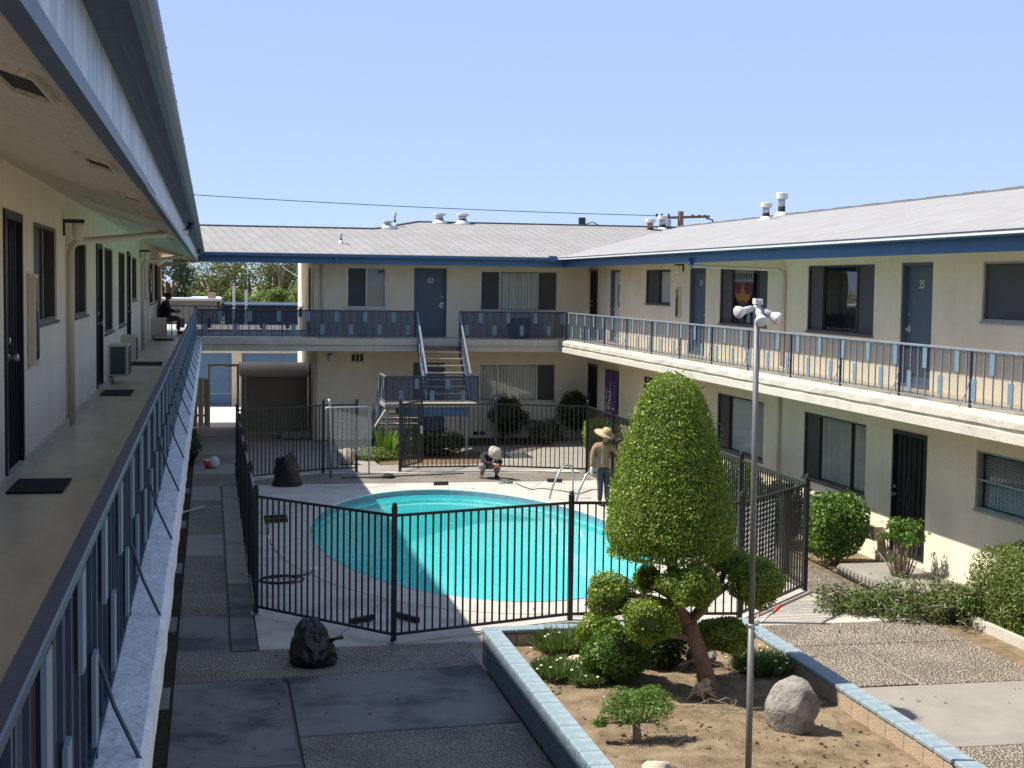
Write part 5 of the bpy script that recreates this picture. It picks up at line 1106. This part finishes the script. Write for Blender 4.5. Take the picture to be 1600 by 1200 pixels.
def person(label, J, loc, mats, hat=None, gloves=None, hair=True, grp='people', scl=1.):
    """J: joint name -> world position"""
    t = thing('person', label, 'person', loc, grp); L0 = Vector(loc); g = {k: (L0+(Vector(v)-L0)*scl if k != 'face' else Vector(v)) for k, v in J.items()}
    b = Rig(); b.add('pel', g['pel'], .10); b.add('sp', g['sp'], .085, 'pel'); b.add('ch', g['ch'], .095, 'sp'); b.add('nk', g['nk'], .05, 'ch')
    hd = g['hd']; fc = g['face'].normalized(); upv = (hd-g['nk']).normalized()
    b.add('jaw', g['nk'].lerp(hd, .5)+fc*.02, .065, 'nk'); b.add('hd', hd, .088, 'jaw'); b.add('ht', hd+upv*.085, .06, 'hd')
    b.add('nose', hd-upv*.02+fc*.105, .014, 'hd'); sd_ = fc.cross(upv).normalized(); b.add('earl', hd+sd_*.092-upv*.01, .014, 'hd'); b.add('earr', hd-sd_*.092-upv*.01, .014, 'hd')
    for s in 'lr':
        b.add('sh'+s, g['sh'+s], .065, 'ch'); b.add('el'+s, g['el'+s], .042, 'sh'+s); b.add('wr'+s, g['wr'+s], .028, 'el'+s)
        hdv = (g['ha'+s]-g['wr'+s]).normalized(); pm = g['wr'+s]+hdv*.07; b.add('pa'+s, pm, .03, 'wr'+s)
        sdv = hdv.cross(Vector((.3, .8, .4))).normalized(); nv = hdv.cross(sdv)
        for k in range(4):
            f0 = pm+hdv*.03+sdv*(k-1.5)*.02; l1 = (.036, .042, .04, .03)[k]; b.add('f%d%s' % (k, s), f0, .0095, 'pa'+s); b.add('g%d%s' % (k, s), f0+hdv*l1+nv*.012, .0085, 'f%d%s' % (k, s)); b.add('h%d%s' % (k, s), f0+hdv*l1*1.6+nv*.03, .007, 'g%d%s' % (k, s))
        b.add('t0'+s, pm-hdv*.03-sdv*.035, .0105, 'pa'+s); b.add('t1'+s, pm+hdv*.005-sdv*.055+nv*.012, .009, 't0'+s)
        b.add('hi'+s, g['hi'+s], .075, 'pel'); b.add('kn'+s, g['kn'+s], .055, 'hi'+s); b.add('an'+s, g['an'+s], .036, 'kn'+s); b.add('to'+s, g['to'+s], .03, 'an'+s)
    put('body', skin_mesh('body', b.v, b.e), mats['skin'], t)
    c = Rig(); c.add('sp', g['sp'], .148); c.add('ch', g['ch'], .155, 'sp'); c.add('co', g['ch'].lerp(g['nk'], .72), .075, 'ch'); c.add('hem', g['pel'].lerp(g['sp'], -.15), .15, 'sp')
    for s in 'lr': c.add('sh'+s, g['sh'+s], .082, 'ch'); c.add('el'+s, g['el'+s], .058, 'sh'+s); c.add('wr'+s, g['el'+s].lerp(g['wr'+s], .93), .042, 'el'+s)
    put('shirt', skin_mesh('shirt', c.v, c.e), mats['shirt'], t)
    c = Rig(); c.add('pel', g['pel'], .135); c.add('wst', g['pel'].lerp(g['sp'], .3), .128, 'pel')
    for s in 'lr': c.add('hi'+s, g['hi'+s], .105, 'pel'); c.add('kn'+s, g['kn'+s], .075, 'hi'+s); c.add('an'+s, g['kn'+s].lerp(g['an'+s], .96), .058, 'kn'+s)
    put('trousers', skin_mesh('trousers', c.v, c.e), mats['trousers'], t)
    for s in 'lr':
        d = (g['to'+s]-g['an'+s]); d.z = 0; d = d.normalized(); c = Rig(); a0 = g['an'+s]; zf = min(g['to'+s].z, a0.z-.04)
        c.add('h', Vector((a0.x, a0.y, zf+.012))-d*.04, .042); c.add('m', Vector((a0.x, a0.y, zf+.02))+d*.06, .046, 'h'); c.add('t', Vector((a0.x, a0.y, zf+.005))+d*.17, .036, 'm'); put('shoe', skin_mesh('shoe', c.v, c.e), shoem, t)
    if hair:
        m = MB(); ellip(m, hd+upv*.03-fc*.025, (.098, .098, .10), 14, 8); m.build('hair', hairm, t, smooth=True)
    if hat:
        kind, hm = hat; q = (upv+hat_tilt.get(label, Vector((0, 0, 0)))).normalized().to_track_quat('Z', 'Y').to_matrix(); base = hd+upv*.045
        if kind == 'straw': pr2 = [(.27, -.012), (.245, -.026), (.20, -.015), (.12, .004), (.112, .03), (.105, .085), (.085, .12), (.04, .135), (.0, .137)]
        else: pr2 = [(.195, -.045), (.15, -.018), (.108, .005), (.105, .06), (.085, .105), (.05, .125), (.0, .128)]
        m = MB(); m.lathe(base, pr2, 24, q); o = m.build('hat', hm, t, smooth=True)
        m = MB(); r_ = .114 if kind == 'straw' else .109; m.lathe(base, [(r_, .008), (r_, .03), (r_-.002, .031), (r_-.002, .008)], 24, q); m.build('hat_band', brown_c if kind == 'straw' else grey_c, o, smooth=True)
    if gloves:
        for s in gloves:
            c = Rig(); hdv = (g['ha'+s]-g['wr'+s]).normalized(); c.add('a', g['wr'+s]-hdv*.03, .042); c.add('b', g['wr'+s]+hdv*.05, .046, 'a'); c.add('c', g['wr'+s]+hdv*.11, .042, 'b'); c.add('d', g['wr'+s]+hdv*.17, .03, 'c'); put('glove', skin_mesh('glove', c.v, c.e), glove_m, t)
    return t
hat_tilt = {}
LAB1 = 'worker in straw hat, tan shirt and jeans standing by the pool fence'
hat_tilt[LAB1] = Vector((.10, -.12, 0))
x, y = 8.30, 30.68; SCL = .925
person(LAB1, dict(pel=(x, y, .92), sp=(x-.01, y, 1.12), ch=(x, y+.02, 1.34), nk=(x+.03, y, 1.50), hd=(x+.05, y-.03, 1.645), face=(.6, -.5, -.3), shl=(x-.19, y+.02, 1.42), ell=(x-.27, y-.02, 1.15), wrl=(x-.30, y-.1, .91), hal=(x-.30, y-.13, .80), shr=(x+.20, y+.0, 1.42), elr=(x+.36, y-.02, 1.20), wrr=(x+.55, y-.04, 1.16), har=(x+.63, y-.04, 1.14),
    hil=(x-.09, y, .88), knl=(x-.07, y-.06, .48), anl=(x-.06, y+.02, .09), tol=(x-.02, y-.14, .03), hir=(x+.09, y, .88), knr=(x+.10, y-.03, .48), anr=(x+.12, y+.05, .09), tor=(x+.2, y-.09, .03)), (x, y, 0), dict(skin=skinm, shirt=tan_c, trousers=jean), ('straw', straw), gloves='l', scl=SCL)
LAB2 = 'worker in pale hat and dark shirt crouching on the deck by the back fence'
hat_tilt[LAB2] = Vector((.1, -.15, .25))
x, y = 6.70, 35.4
person(LAB2, dict(pel=(x-.10, y+.12, .27), sp=(x-.11, y+.05, .42), ch=(x-.05, y-.10, .545), nk=(x+.03, y-.22, .61), hd=(x+.08, y-.31, .655), face=(.4, -.5, -.85), shl=(x-.21, y-.12, .57), ell=(x-.17, y-.34, .42), wrl=(x+.02, y-.46, .40), hal=(x+.08, y-.50, .38), shr=(x+.12, y-.06, .57), elr=(x+.24, y-.28, .42), wrr=(x+.14, y-.45, .38), har=(x+.09, y-.50, .36),
    hil=(x-.19, y+.05, .28), knl=(x-.19, y-.32, .36), anl=(x-.20, y-.02, .09), tol=(x-.18, y-.2, .03), hir=(x+.0, y+.09, .28), knr=(x+.20, y-.28, .39), anr=(x+.16, y-.04, .09), tor=(x+.2, y-.2, .03)), (x, y, 0), dict(skin=skinm, shirt=navy_c, trousers=mauve_c), ('bucket', hat_w))
LAB3 = 'person in dark top and brown trousers seated at the far end of the left walkway'
x, y, z = -1.28, 45.2, F2
person(LAB3, dict(pel=(x-.05, y, z+.46), sp=(x-.06, y, z+.64), ch=(x-.02, y-.02, z+.84), nk=(x+.02, y-.03, z+.99), hd=(x+.07, y-.05, z+1.10), face=(.9, -.3, -.25), shl=(x-.03, y-.19, z+.92), ell=(x+.08, y-.24, z+.70), wrl=(x+.24, y-.16, z+.66), hal=(x+.31, y-.14, z+.66), shr=(x-.01, y+.17, z+.92), elr=(x+.1, y+.22, z+.70), wrr=(x+.27, y+.12, z+.70), har=(x+.34, y+.1, z+.70),
    hil=(x+.0, y-.09, z+.45), knl=(x+.38, y-.12, z+.47), anl=(x+.36, y-.12, z+.09), tol=(x+.5, y-.14, z+.03), hir=(x+.0, y+.09, z+.45), knr=(x+.38, y+.1, z+.47), anr=(x+.34, y+.1, z+.09), tor=(x+.48, y+.1, z+.03)), (x, y, z), dict(skin=skinm, shirt=navy_c, trousers=brown_c))
ch_ = thing('chair', 'dark plain chair under the seated person at the far walkway end', 'chair', (-1.32, 45.2, F2))
MB().box(-1.5, 45.0, F2+.30, -1.1, 45.42, F2+.34).build('seat', blackrough, ch_, bevel=.01); MB().box(-1.52, 45.0, F2+.341, -1.49, 45.42, F2+.8).build('backrest', blackrough, ch_, bevel=.008)
for dx, dy in ((-1.48, 45.02), (-1.13, 45.02), (-1.48, 45.38), (-1.13, 45.38)): MB().box(dx, dy, F2, dx+.025, dy+.025, F2+.30).build('leg', blackm, ch_)

# ------------------------------------------------------------------ bags, tools and litter
def bag(label, c, R_, H_, seed, name='rubbish_bag'):
    t = thing(name, label, 'rubbish bag', (c[0], c[1], 0), 'black rubbish bags'); m = MB(); n, mm = 72, 44
    hs = [0, .03, .12, .30, .48, .60, .68, .76, .84, .92, 1.0]; rs = [.78, .92, 1.0, .99, .90, .80, .72, .66, .60, .50, .34]
    for j in range(mm+1):
        h = j/mm; rb = np.interp(h, hs, rs)
        for k in range(n):
            a = 2*math.pi*k/n; ca, sa = math.cos(a), math.sin(a); q = Vector((ca*1.3, sa*1.3, h*2.2+seed))
            w = 1-2*abs(mn.noise(q*2.1)); w2 = 1-2*abs(mn.noise(Vector((ca*4+h*1.5, sa*4, h*3.5+seed)))); fold = .05*(h > .55)*math.sin(a*9+4*mn.noise(q*1.5))*(h-.5)*2
            r_ = rb*(.90+.10*w+.07*w2+fold*1.6); top = .14*mn.noise(Vector((ca*2, sa*2, seed*3.)))*max(0, (h-.7)/.3)
            m.v.append((c[0]+R_*r_*ca-.05*h, c[1]+R_*.95*r_*sa, max(.004, H_*(h+top*1.6))))
    for j in range(mm):
        for k in range(n): a, b = j*n+k, j*n+(k+1) % n; m.f.append((a, b, b+n, a+n))
    i_ = len(m.v); m.v.append((c[0]-.05, c[1], H_*.80))
    for k in range(n): m.f.append((mm*n+k, mm*n+(k+1) % n, i_))
    m.build('sack', bagm, t, smooth=True)
    k_ = MB(); k_.tube([(c[0]+.18, c[1]-.08, H_*.55), (c[0]+.26, c[1]-.12, H_*.62), (c[0]+.35, c[1]-.14, H_*.66)], [.035, .018, .03], 7); k_.build('drawstring', bagm, t, smooth=True)
    return t
bag('full knotted black rubbish bag on the path near the fence corner', (1.26, 18.25, 0), .29, .55, 4)
t_ = thing('rubbish_bag', 'upright black rubbish sack leaning at the shaded far left fence', 'rubbish bag', (1.75, 34.5, 0), 'black rubbish bags'); m = MB(); n = 22; mm = 12
for j in range(mm+1):
    h = j/mm
    for k in range(n):
        a = 2*math.pi*k/n; w = .28-.05*h; q = 1+.09*math.sin(a*5+h*4)+.05*math.sin(a*9-h*7); tip = .70+.16*(math.cos(a)*.6+.3*math.sin(3*a)); m.v.append((1.75+w*q*math.cos(a)*(1.05-.12*h)-.05*h+.04*(1-h)*math.cos(a), 34.5+.2*q*math.sin(a), h*tip if j else .003))
for j in range(mm):
    for k in range(n): a, b = j*n+k, j*n+(k+1) % n; m.f.append((a, b, b+n, a+n))
m.f.append(tuple(mm*n+k for k in range(n))); m.build('sack', bagm, t_, smooth=True)
cp_ = thing('drink_cup', 'red paper cup standing on the left path', 'cup', (-.08, 37.9, 0)); MB().lathe((-.08, 37.9, .004), [(.055, 0), (.075, .2), (.07, .2)], 14).build('cup', red_p, cp_, smooth=True); MB().lathe((-.08, 37.9, .205), [(.08, 0), (.08, .02), (.05, .03)], 14).build('lid', white_pl, cp_)
m = MB(); ellip(m, (.10, 37.95, .15), (.14, .12, .16), 16, 10, .07, 5); m.build('plastic_bag', white_pl, None, smooth=True, label='crumpled white plastic bag beside the red cup', cat='plastic bag')
MB().bar((-.55, 30.6, .03), (-.12, 31.2, .05), .035, .02).build('white_stick', white_p, None, label='white stick lying on the left path edge', cat='stick')
m = MB(); m.lathe((1.73, 24.35, .004), [(.13, 0), (.13, .012), (.115, .016)], 24); m.build('skimmer_lid', white_p, None, label='round white skimmer lid in the shaded pool deck', cat='lid')
MB().tube([(1.1+(.26+.05*math.sin(a*.7)+.006*a)*math.cos(a), 23.55+(.30+.07*math.cos(a*.6))*math.sin(a), .012+.004*(a > 6.2)) for a in [k*.25 for k in range(62)]]+[(1.55, 23.9, .012), (1.7, 24.3, .012)], .011, 6).build('coiled_hose', blackrough, None, label='loose dark coil of hose on the shaded deck by the fence corner', cat='hose')
def offcut(label, a, b): t = MB().bar((*a, .05), (*b, .05), .06, .08); return t.build('fence_offcut', blackm, None, bevel=.005, label=label, cat='metal offcut', group='fence offcuts on the deck')
offcut('black metal offcut on the deck left of the front fence post', (1.9, 20.3), (2.25, 20.55)); offcut('black metal offcut on the deck right of the front fence post', (2.6, 20.65), (2.85, 20.25)); offcut('black metal offcut in shade beside the left fence run', (1.05, 29.6), (1.5, 29.7)); offcut('long black offcut deeper in shade by the left fence run', (1.05, 29.2), (1.5, 29.28))
offcut('thin dark bar lying on the sunlit deck left of the crouching worker', (5.15, 34.2), (5.5, 34.25)); offcut('brown offcut on the sunlit deck near the pool ladder', (7.95, 34.5), (8.3, 34.4))
gr = thing('angle_grinder', 'hand grinder with trailing cord on the deck before the crouching worker', 'power tool', (6.95, 34.25, 0))
MB().tube([(6.84, 34.33, .05), (6.95, 34.25, .05), (7.04, 34.19, .045)], [.028, .034, .025], 10).build('grinder_body', pmat('tool_teal', (.05, .12, .12), .5), gr, smooth=True); MB().lathe((6.78, 34.36, .03), [(.07, 0), (.07, .01)], 16).build('disc', galv, gr)
MB().tube([(7.1, 34.15, .04), (7.2, 33.7, .015), (7.3, 33.2, .015), (7.55, 33.4, .015), (7.9, 33.0, .015), (8.2, 32.4, .015), (8.45, 32.7, .015), (8.7, 33.1, .015), (8.9, 32.9, .015)], .010, 6).build('cord', blackrough, gr, smooth=True)
MB().tube([(3.1, 35.6, .015), (3.6, 35.75, .015), (4.1, 35.62, .015), (4.6, 35.9, .015), (6.2, 36.2, .015)], .02, 6).build('black_cable', blackrough, None, smooth=True, label='black cable lying across the fence opening', cat='cable')
MB().lathe((4.25, 35.62, .01), [(.14, 0), (.15, .05), (.10, .09), (.03, .1)], 12).build('tool_roll', blackrough, None, label='dark tool roll on the ground at the fence opening', cat='tool')
lo_ = thing('loppers', 'red-handled loppers leaning on the planter far right corner', 'loppers', (7.1, 17.9, .4))
for dx, dy in ((.0, .0), (.30, .12)):
    a, b = Vector((6.80+dx*.2, 17.55, .50)), Vector((6.93+dx, 17.75+dy*.3, .66)); MB().tube([a, a.lerp(b, .62)], .011, 8).build('arm', galv, lo_, smooth=True); MB().tube([a.lerp(b, .60), b], .02, 8).build('grip', red_p, lo_, smooth=True)
MB().bar((6.80, 17.54, .505), (6.62, 17.42, .495), .05, .012).build('blade', galv, lo_)
m = []
pts = np.column_stack([rng.uniform(-.3, 3.2, 60), rng.uniform(12.5, 19, 60), np.full(60, .012)]); pts2 = np.column_stack([rng.uniform(.8, 9, 90), rng.uniform(19.5, 36, 90), np.full(90, .014)]); k_ = ((pts2[:, 0]-PX)/(PA+.1))**2+((pts2[:, 1]-PY)/(PB+.1))**2 > 1; pts2 = pts2[k_]
pts3 = np.column_stack([rng.uniform(7, 11.3, 120), rng.uniform(12, 21, 120), np.full(120, .012)])
leaf_obj('fallen_leaves', np.vstack([leaves(np.vstack([pts, pts2, pts3]), np.tile((0, 0, 1), (len(pts)+len(pts2)+len(pts3), 1)), .055, asp=.5, jit=.4)]), dry_m, None, label='scattered dry leaves on the paving', cat='leaf litter', kind='stuff')

# ------------------------------------------------------------------ roof vents
def rvent(label, x, y, z, h, r=.13, kind='cap'):
    t = thing('roof_vent', label, 'roof vent', (x, y, z), 'roof vents')
    MB().lathe((x, y, z-.05), [(r*1.7, 0), (r*1.6, .06), (r*.9, .16)], 14).build('flashing', white_p, t, smooth=True)
    MB().lathe((x, y, z+.05), [(r*.75, 0), (r*.75, h*.32)], 14).build('tarred_base', blackrough, t, smooth=True)
    MB().lathe((x, y, z+.05+h*.32), [(r*.74, 0), (r*.74, h*.38)], 14).build('pipe', galv if kind == 'cap' else brick_red, t, smooth=True)
    MB().lathe((x, y, z+.05+h*.64), [(r*.8, 0), (r*1.25, .02), (r*1.25, h*.28), (r*1.1, h*.30)], 14).build('cap', white_p, t, smooth=False)
rvent('shorter of the two capped vents near the right roof ridge', 14.67, 37.9, 6.55, .45); rvent('taller capped vent near the right roof ridge', 15.47, 38.8, 6.73, .62)
rvent('rusty capped vent in the far valley of the right roof', 14.48, 48.0, 6.50, .48, .14, 'rust'); rvent('pale capped vent beside the rusty one in the far roof valley', 15.0, 48.3, 6.62, .48, .14)
rvent('left of two squat vents on the back ridge', 7.40, 48.45, 6.72, .30, .17); rvent('right of two squat vents on the back ridge', 8.17, 48.45, 6.72, .30, .17)
rvent('small turbine vent at the step in the back ridge', 5.55, 47.3, 6.48, .20, .15); rvent('thin pipe vent at the step in the back ridge', 5.82, 47.6, 6.56, .42, .05); rvent('short plumbing vent on the back roof slope', 3.84, 44.6, 5.88, .30, .05)

# ------------------------------------------------------------------ garages, wooden gate, bin shelter
gb_ = thing('garage_building', 'low garage block with blue doors across the alley', 'building', (2, 60, 0))
FG = lambda u, z, d: (u, 57-d, z)
gops = [(-5.6, -3.2, -.05, 2.0), (-2.6, .8, -.05, 2.0), (1.18, 4.2, -.05, 2.0), (4.6, 7.6, -.05, 2.0)]
wall('wall', FG, -9, 12, -.1, 2.75, gops, edge_white, gb_)
for u0, u1, z0, z1 in gops:
    for k in range(4): MB().fbox(FG, u0, u1, z0+k*.512+.004, z0+(k+1)*.512-.004, -.14, -.10).build('door_panel', garage_blue, gb_)
MB().quad((-9, 56.9, 2.76), (12, 56.9, 2.76), (12, 63, 2.9), (-9, 63, 2.9)).build('roof', alleym, gb_, fix=False)
MB().box(-9, 56.85, 2.6, 12, 56.995, 2.78).build('roof_edge', white_p, gb_)
nb_ = thing('neighbour_building', 'grey flat-roofed house behind the garages seen through the breezeway', 'building', (-5, 68, 0)); MB().box(-12, 66, 0, .3, 74, 3.85).build('wall', conc, nb_); MB().box(-12.3, 65.7, 3.852, .5, 74.3, 3.95).build('roof', white_p, nb_); MB().box(-.1, 66.5, 3.952, .25, 67, 4.2).build('chimney', brick_red, nb_)
n2_ = thing('neighbour_building', 'dark shaded low building with pale columns beyond the alley', 'building', (6, 70, 0)); MB().box(.7, 66.5, 0, 12, 74, 3.62).build('wall', pmat('dark_wall', (.05, .05, .055), .9, .2, 2), n2_); MB().box(.6, 66.3, 3.622, 12.2, 74.2, 3.70).build('roof', navy, n2_)
for x, z in ((1.02, 4.5), (1.55, 4.35)): MB().box(x-.06, 66.0, 0, x+.06, 66.12, z).build('column', white_p, n2_)
wf = thing('wooden_fence', 'weathered picket fence at the alley end of the left path', 'fence', (-.4, 48.6, 0))
for i in range(5): MB().box(-.95+i*.19, 48.62, .02, -.78+i*.19, 48.645, 1.58+.02*(i % 2)).build('board', wood_p, wf, bevel=.004)
for z in (.35, 1.0, 1.45): MB().box(-.95, 48.646, z, -.02, 48.69, z+.07).build('cross_rail', wood_p, wf)
MB().box(-.28, 48.55, 0, -.22, 48.61, 1.55).build('post', white_p, wf)
gf = thing('gateway_frame', 'cream timber gateway frame opening from the path to the alley', 'gateway', (.4, 48.5, 0)); MB().box(-.06, 48.5, 0, .0, 48.58, 1.98).build('post', cream_p, gf); MB().box(.84, 48.5, 0, .92, 48.58, 1.98).build('post', cream_p, gf); MB().box(-.06, 48.49, 1.982, .92, 48.59, 2.06).build('lintel', cream_p, gf)
bs = thing('bin_shelter', 'beige walled bin shelter with sloping roof under the bridge', 'shelter', (2, 47, 0)); MB().box(.98, 46.8, 0, 3.0, 46.95, 1.78).build('front_wall', pmat('shade_beige', (.30, .26, .20), .9, .08, 1), bs); MB().box(.98, 46.96, 0, 1.1, 49, 1.78).build('side_wall', MATS['shade_beige'], bs); MB().hexa([(.9, 46.6, 1.782), (3.04, 46.6, 1.782), (3.04, 49.3, 2.0), (.9, 49.3, 2.0)], [(.9, 46.6, 1.86), (3.04, 46.6, 1.86), (3.04, 49.3, 2.08), (.9, 49.3, 2.08)]).build('roof', alleym, bs); MB().box(1.06, 46.72, 0, 1.1, 46.78, 1.78).build('pipe', white_p, bs)
MB().box(2.1, 45.2, -.02, 3.0, 46.2, .16).build('step', conc, bs)

# ------------------------------------------------------------------ trees and poles beyond
def tree(label, x, y, z, r, n, size, mat, seed, trunk_r=.25, grp='trees beyond the alley', lobes=9, name='tree'):
    t = thing(name, label, 'tree', (x, y, 0), grp); r_ = random.Random(seed); vs = []; m = MB(); m.tube([(x, y, -.2), (x+.1, y, z*.5), (x, y, z)], [trunk_r, trunk_r*.8, trunk_r*.4], 8)
    for k in range(lobes):
        a = r_.uniform(0, 6.28); e = r_.uniform(-.5, .8); q = r_.uniform(.35, .75); c = (x+r[0]*q*math.cos(a), y+r[1]*q*math.sin(a), z+r[2]*e); s = r_.uniform(.32, .55); vs.append(ball_leaves(c, (r[0]*s, r[1]*s, r[2]*s), n//lobes, size, amp=.12, seed=seed+k, inner=.6, asp=.6)); m.tube([(x, y, z*.6), ((x+c[0])/2, (y+c[1])/2, (z*.6+c[2])/2+.2), c], [trunk_r*.4, trunk_r*.25, .03], 5)
    m.build('trunk', bark, t, smooth=True); leaf_obj('crown', vs, mat, t); return t
tree('large mottled olive tree framed by the breezeway', .2, 82, 4.3, (2.3, 2.0, 2.0), 6000, .15, lf_tree, 1, lobes=22)
tree('dark drooping tree at the left end of the breezeway view', -1.9, 70, 4.6, (1.3, 1.3, 1.7), 7000, .12, lf_cyp, 2)
tree('rounded grey-green tree on the right of the breezeway view', 4.1, 92, 4.7, (1.7, 1.6, 1.3), 8000, .13, lf_tree, 3, lobes=20)
tree('bright green low tree between the larger ones', 2.9, 78, 3.6, (1.2, 1.0, .8), 5000, .13, lf_tree2, 4)
tree('yellow-green tree behind the right end of the breezeway', 4.9, 79, 3.7, (.9, .9, .85), 4500, .12, lf_tree2, 5)
tree('bright low shrub tree under the mottled olive tree', -.9, 79, 3.5, (1.3, 1.0, .7), 4500, .12, lf_tree2, 6)
tree('low bush right of the chimney', 1.6, 79.5, 3.6, (1.0, .9, .65), 3500, .12, lf_tree2, 7)
cy = thing('cypress_tree', 'thin dark cypress spires rising behind the olive tree', 'tree', (1.9, 100, 0), 'trees beyond the alley'); vs = []
for x, zt in ((2.05, 6.0), (2.55, 5.3), (2.3, 5.1)):
    n = 1500; h = rng.random(n); a = rng.uniform(0, 6.28, n); q = .30*(1-h)**.7*np.sqrt(rng.random(n)); vs.append(leaves(np.column_stack([x+np.cos(a)*q, 100+np.sin(a)*q, .5+h*(zt-.5)]), np.column_stack([np.cos(a), np.sin(a), h*0+.4]), .12))
leaf_obj('crown', vs, lf_cyp, cy); MB().tube([(2.05, 100, 0), (2.05, 100, 4)], .1, 6).build('trunk', bark, cy)
m = MB(); hz = []
for k in range(70): x = -160+k*4.9+random.uniform(-2, 2); hz.append(ball_leaves((x, 175+random.uniform(-12, 12), 1.5), (4.5, 3, random.uniform(1.8, 3.0)), 260, .6, amp=.15, seed=k, inner=.5))
leaf_obj('distant_woods', hz, lf_tree, None, label='low band of distant trees on the horizon', cat='woods', kind='stuff')
up_ = thing('utility_pole', 'dark utility pole with crossarm and transformer behind the right roof', 'utility pole', (25.9, 80, 0), 'utility poles')
MB().tube([(25.9, 80, 0), (25.9, 80, 8.95)], [.2, .16], 10).build('pole', bark, up_); MB().bar((24.6, 80, 8.55), (27.6, 80, 8.70), .12, .14).build('crossarm', bark, up_)
for x in (24.5, 24.8, 25.2, 26.6, 27.0, 27.3): MB().lathe((x, 80, 8.62), [(.05, 0), (.09, .05), (.05, .09), (.08, .13), (.03, .18)], 8).build('insulator', blackm, up_)
MB().lathe((25.0, 79.9, 7.9), [(.28, 0), (.30, .05), (.30, .55), (.15, .62)], 14).build('transformer', galv, up_, smooth=True)
MB().tube([(27.4, 80, 8.6), (27.8, 80, 8.5), (27.75, 80, 8.0), (27.4, 80, 7.8)], .05, 6).build('drop_cable', blackm, up_)
u2 = thing('utility_pole', 'dark pole top showing over the back roof ridge', 'utility pole', (20.2, 80, 0), 'utility poles'); MB().tube([(20.2, 80, 0), (20.2, 80, 8.48)], [.22, .2], 10).build('pole', blackm, u2); MB().tube([(20.4, 80, 8.1), (20.8, 80, 8.25), (21.2, 80, 8.05)], .03, 6).build('bracket', blackm, u2)
u3 = thing('utility_pole', 'thin utility pole among the breezeway trees', 'utility pole', (4.0, 86, 0), 'utility poles'); MB().tube([(3.95, 86, 0), (3.95, 86, 5.7)], .10, 8).build('pole', bark, u3); MB().bar((3.4, 86, 5.45), (4.5, 86, 5.45), .08).build('crossarm', bark, u3)
def wire(label, a, b, sag, r=.02):
    a, b = Vector(a), Vector(b); MB().tube([a.lerp(b, k/16)-Vector((0, 0, sag*4*(k/16)*(1-k/16))) for k in range(17)], r, 5).build('overhead_wire', blackm, None, label=label, cat='wire', group='overhead wires')
wire('long overhead wire crossing the sky above the back roof', (-12, 80, 9.75), (24.6, 80, 8.68), .25)
wire('overhead wire through the breezeway view to the thin pole', (-8, 86, 5.9), (3.9, 86, 5.48), .3, .018); wire('overhead wire slanting down right of the thin pole', (4.0, 86, 5.6), (6.8, 82, 4.0), .1, .018); wire('overhead wire leaving right from the thin pole', (4.0, 86, 5.5), (16, 90, 5.0), .3, .018)
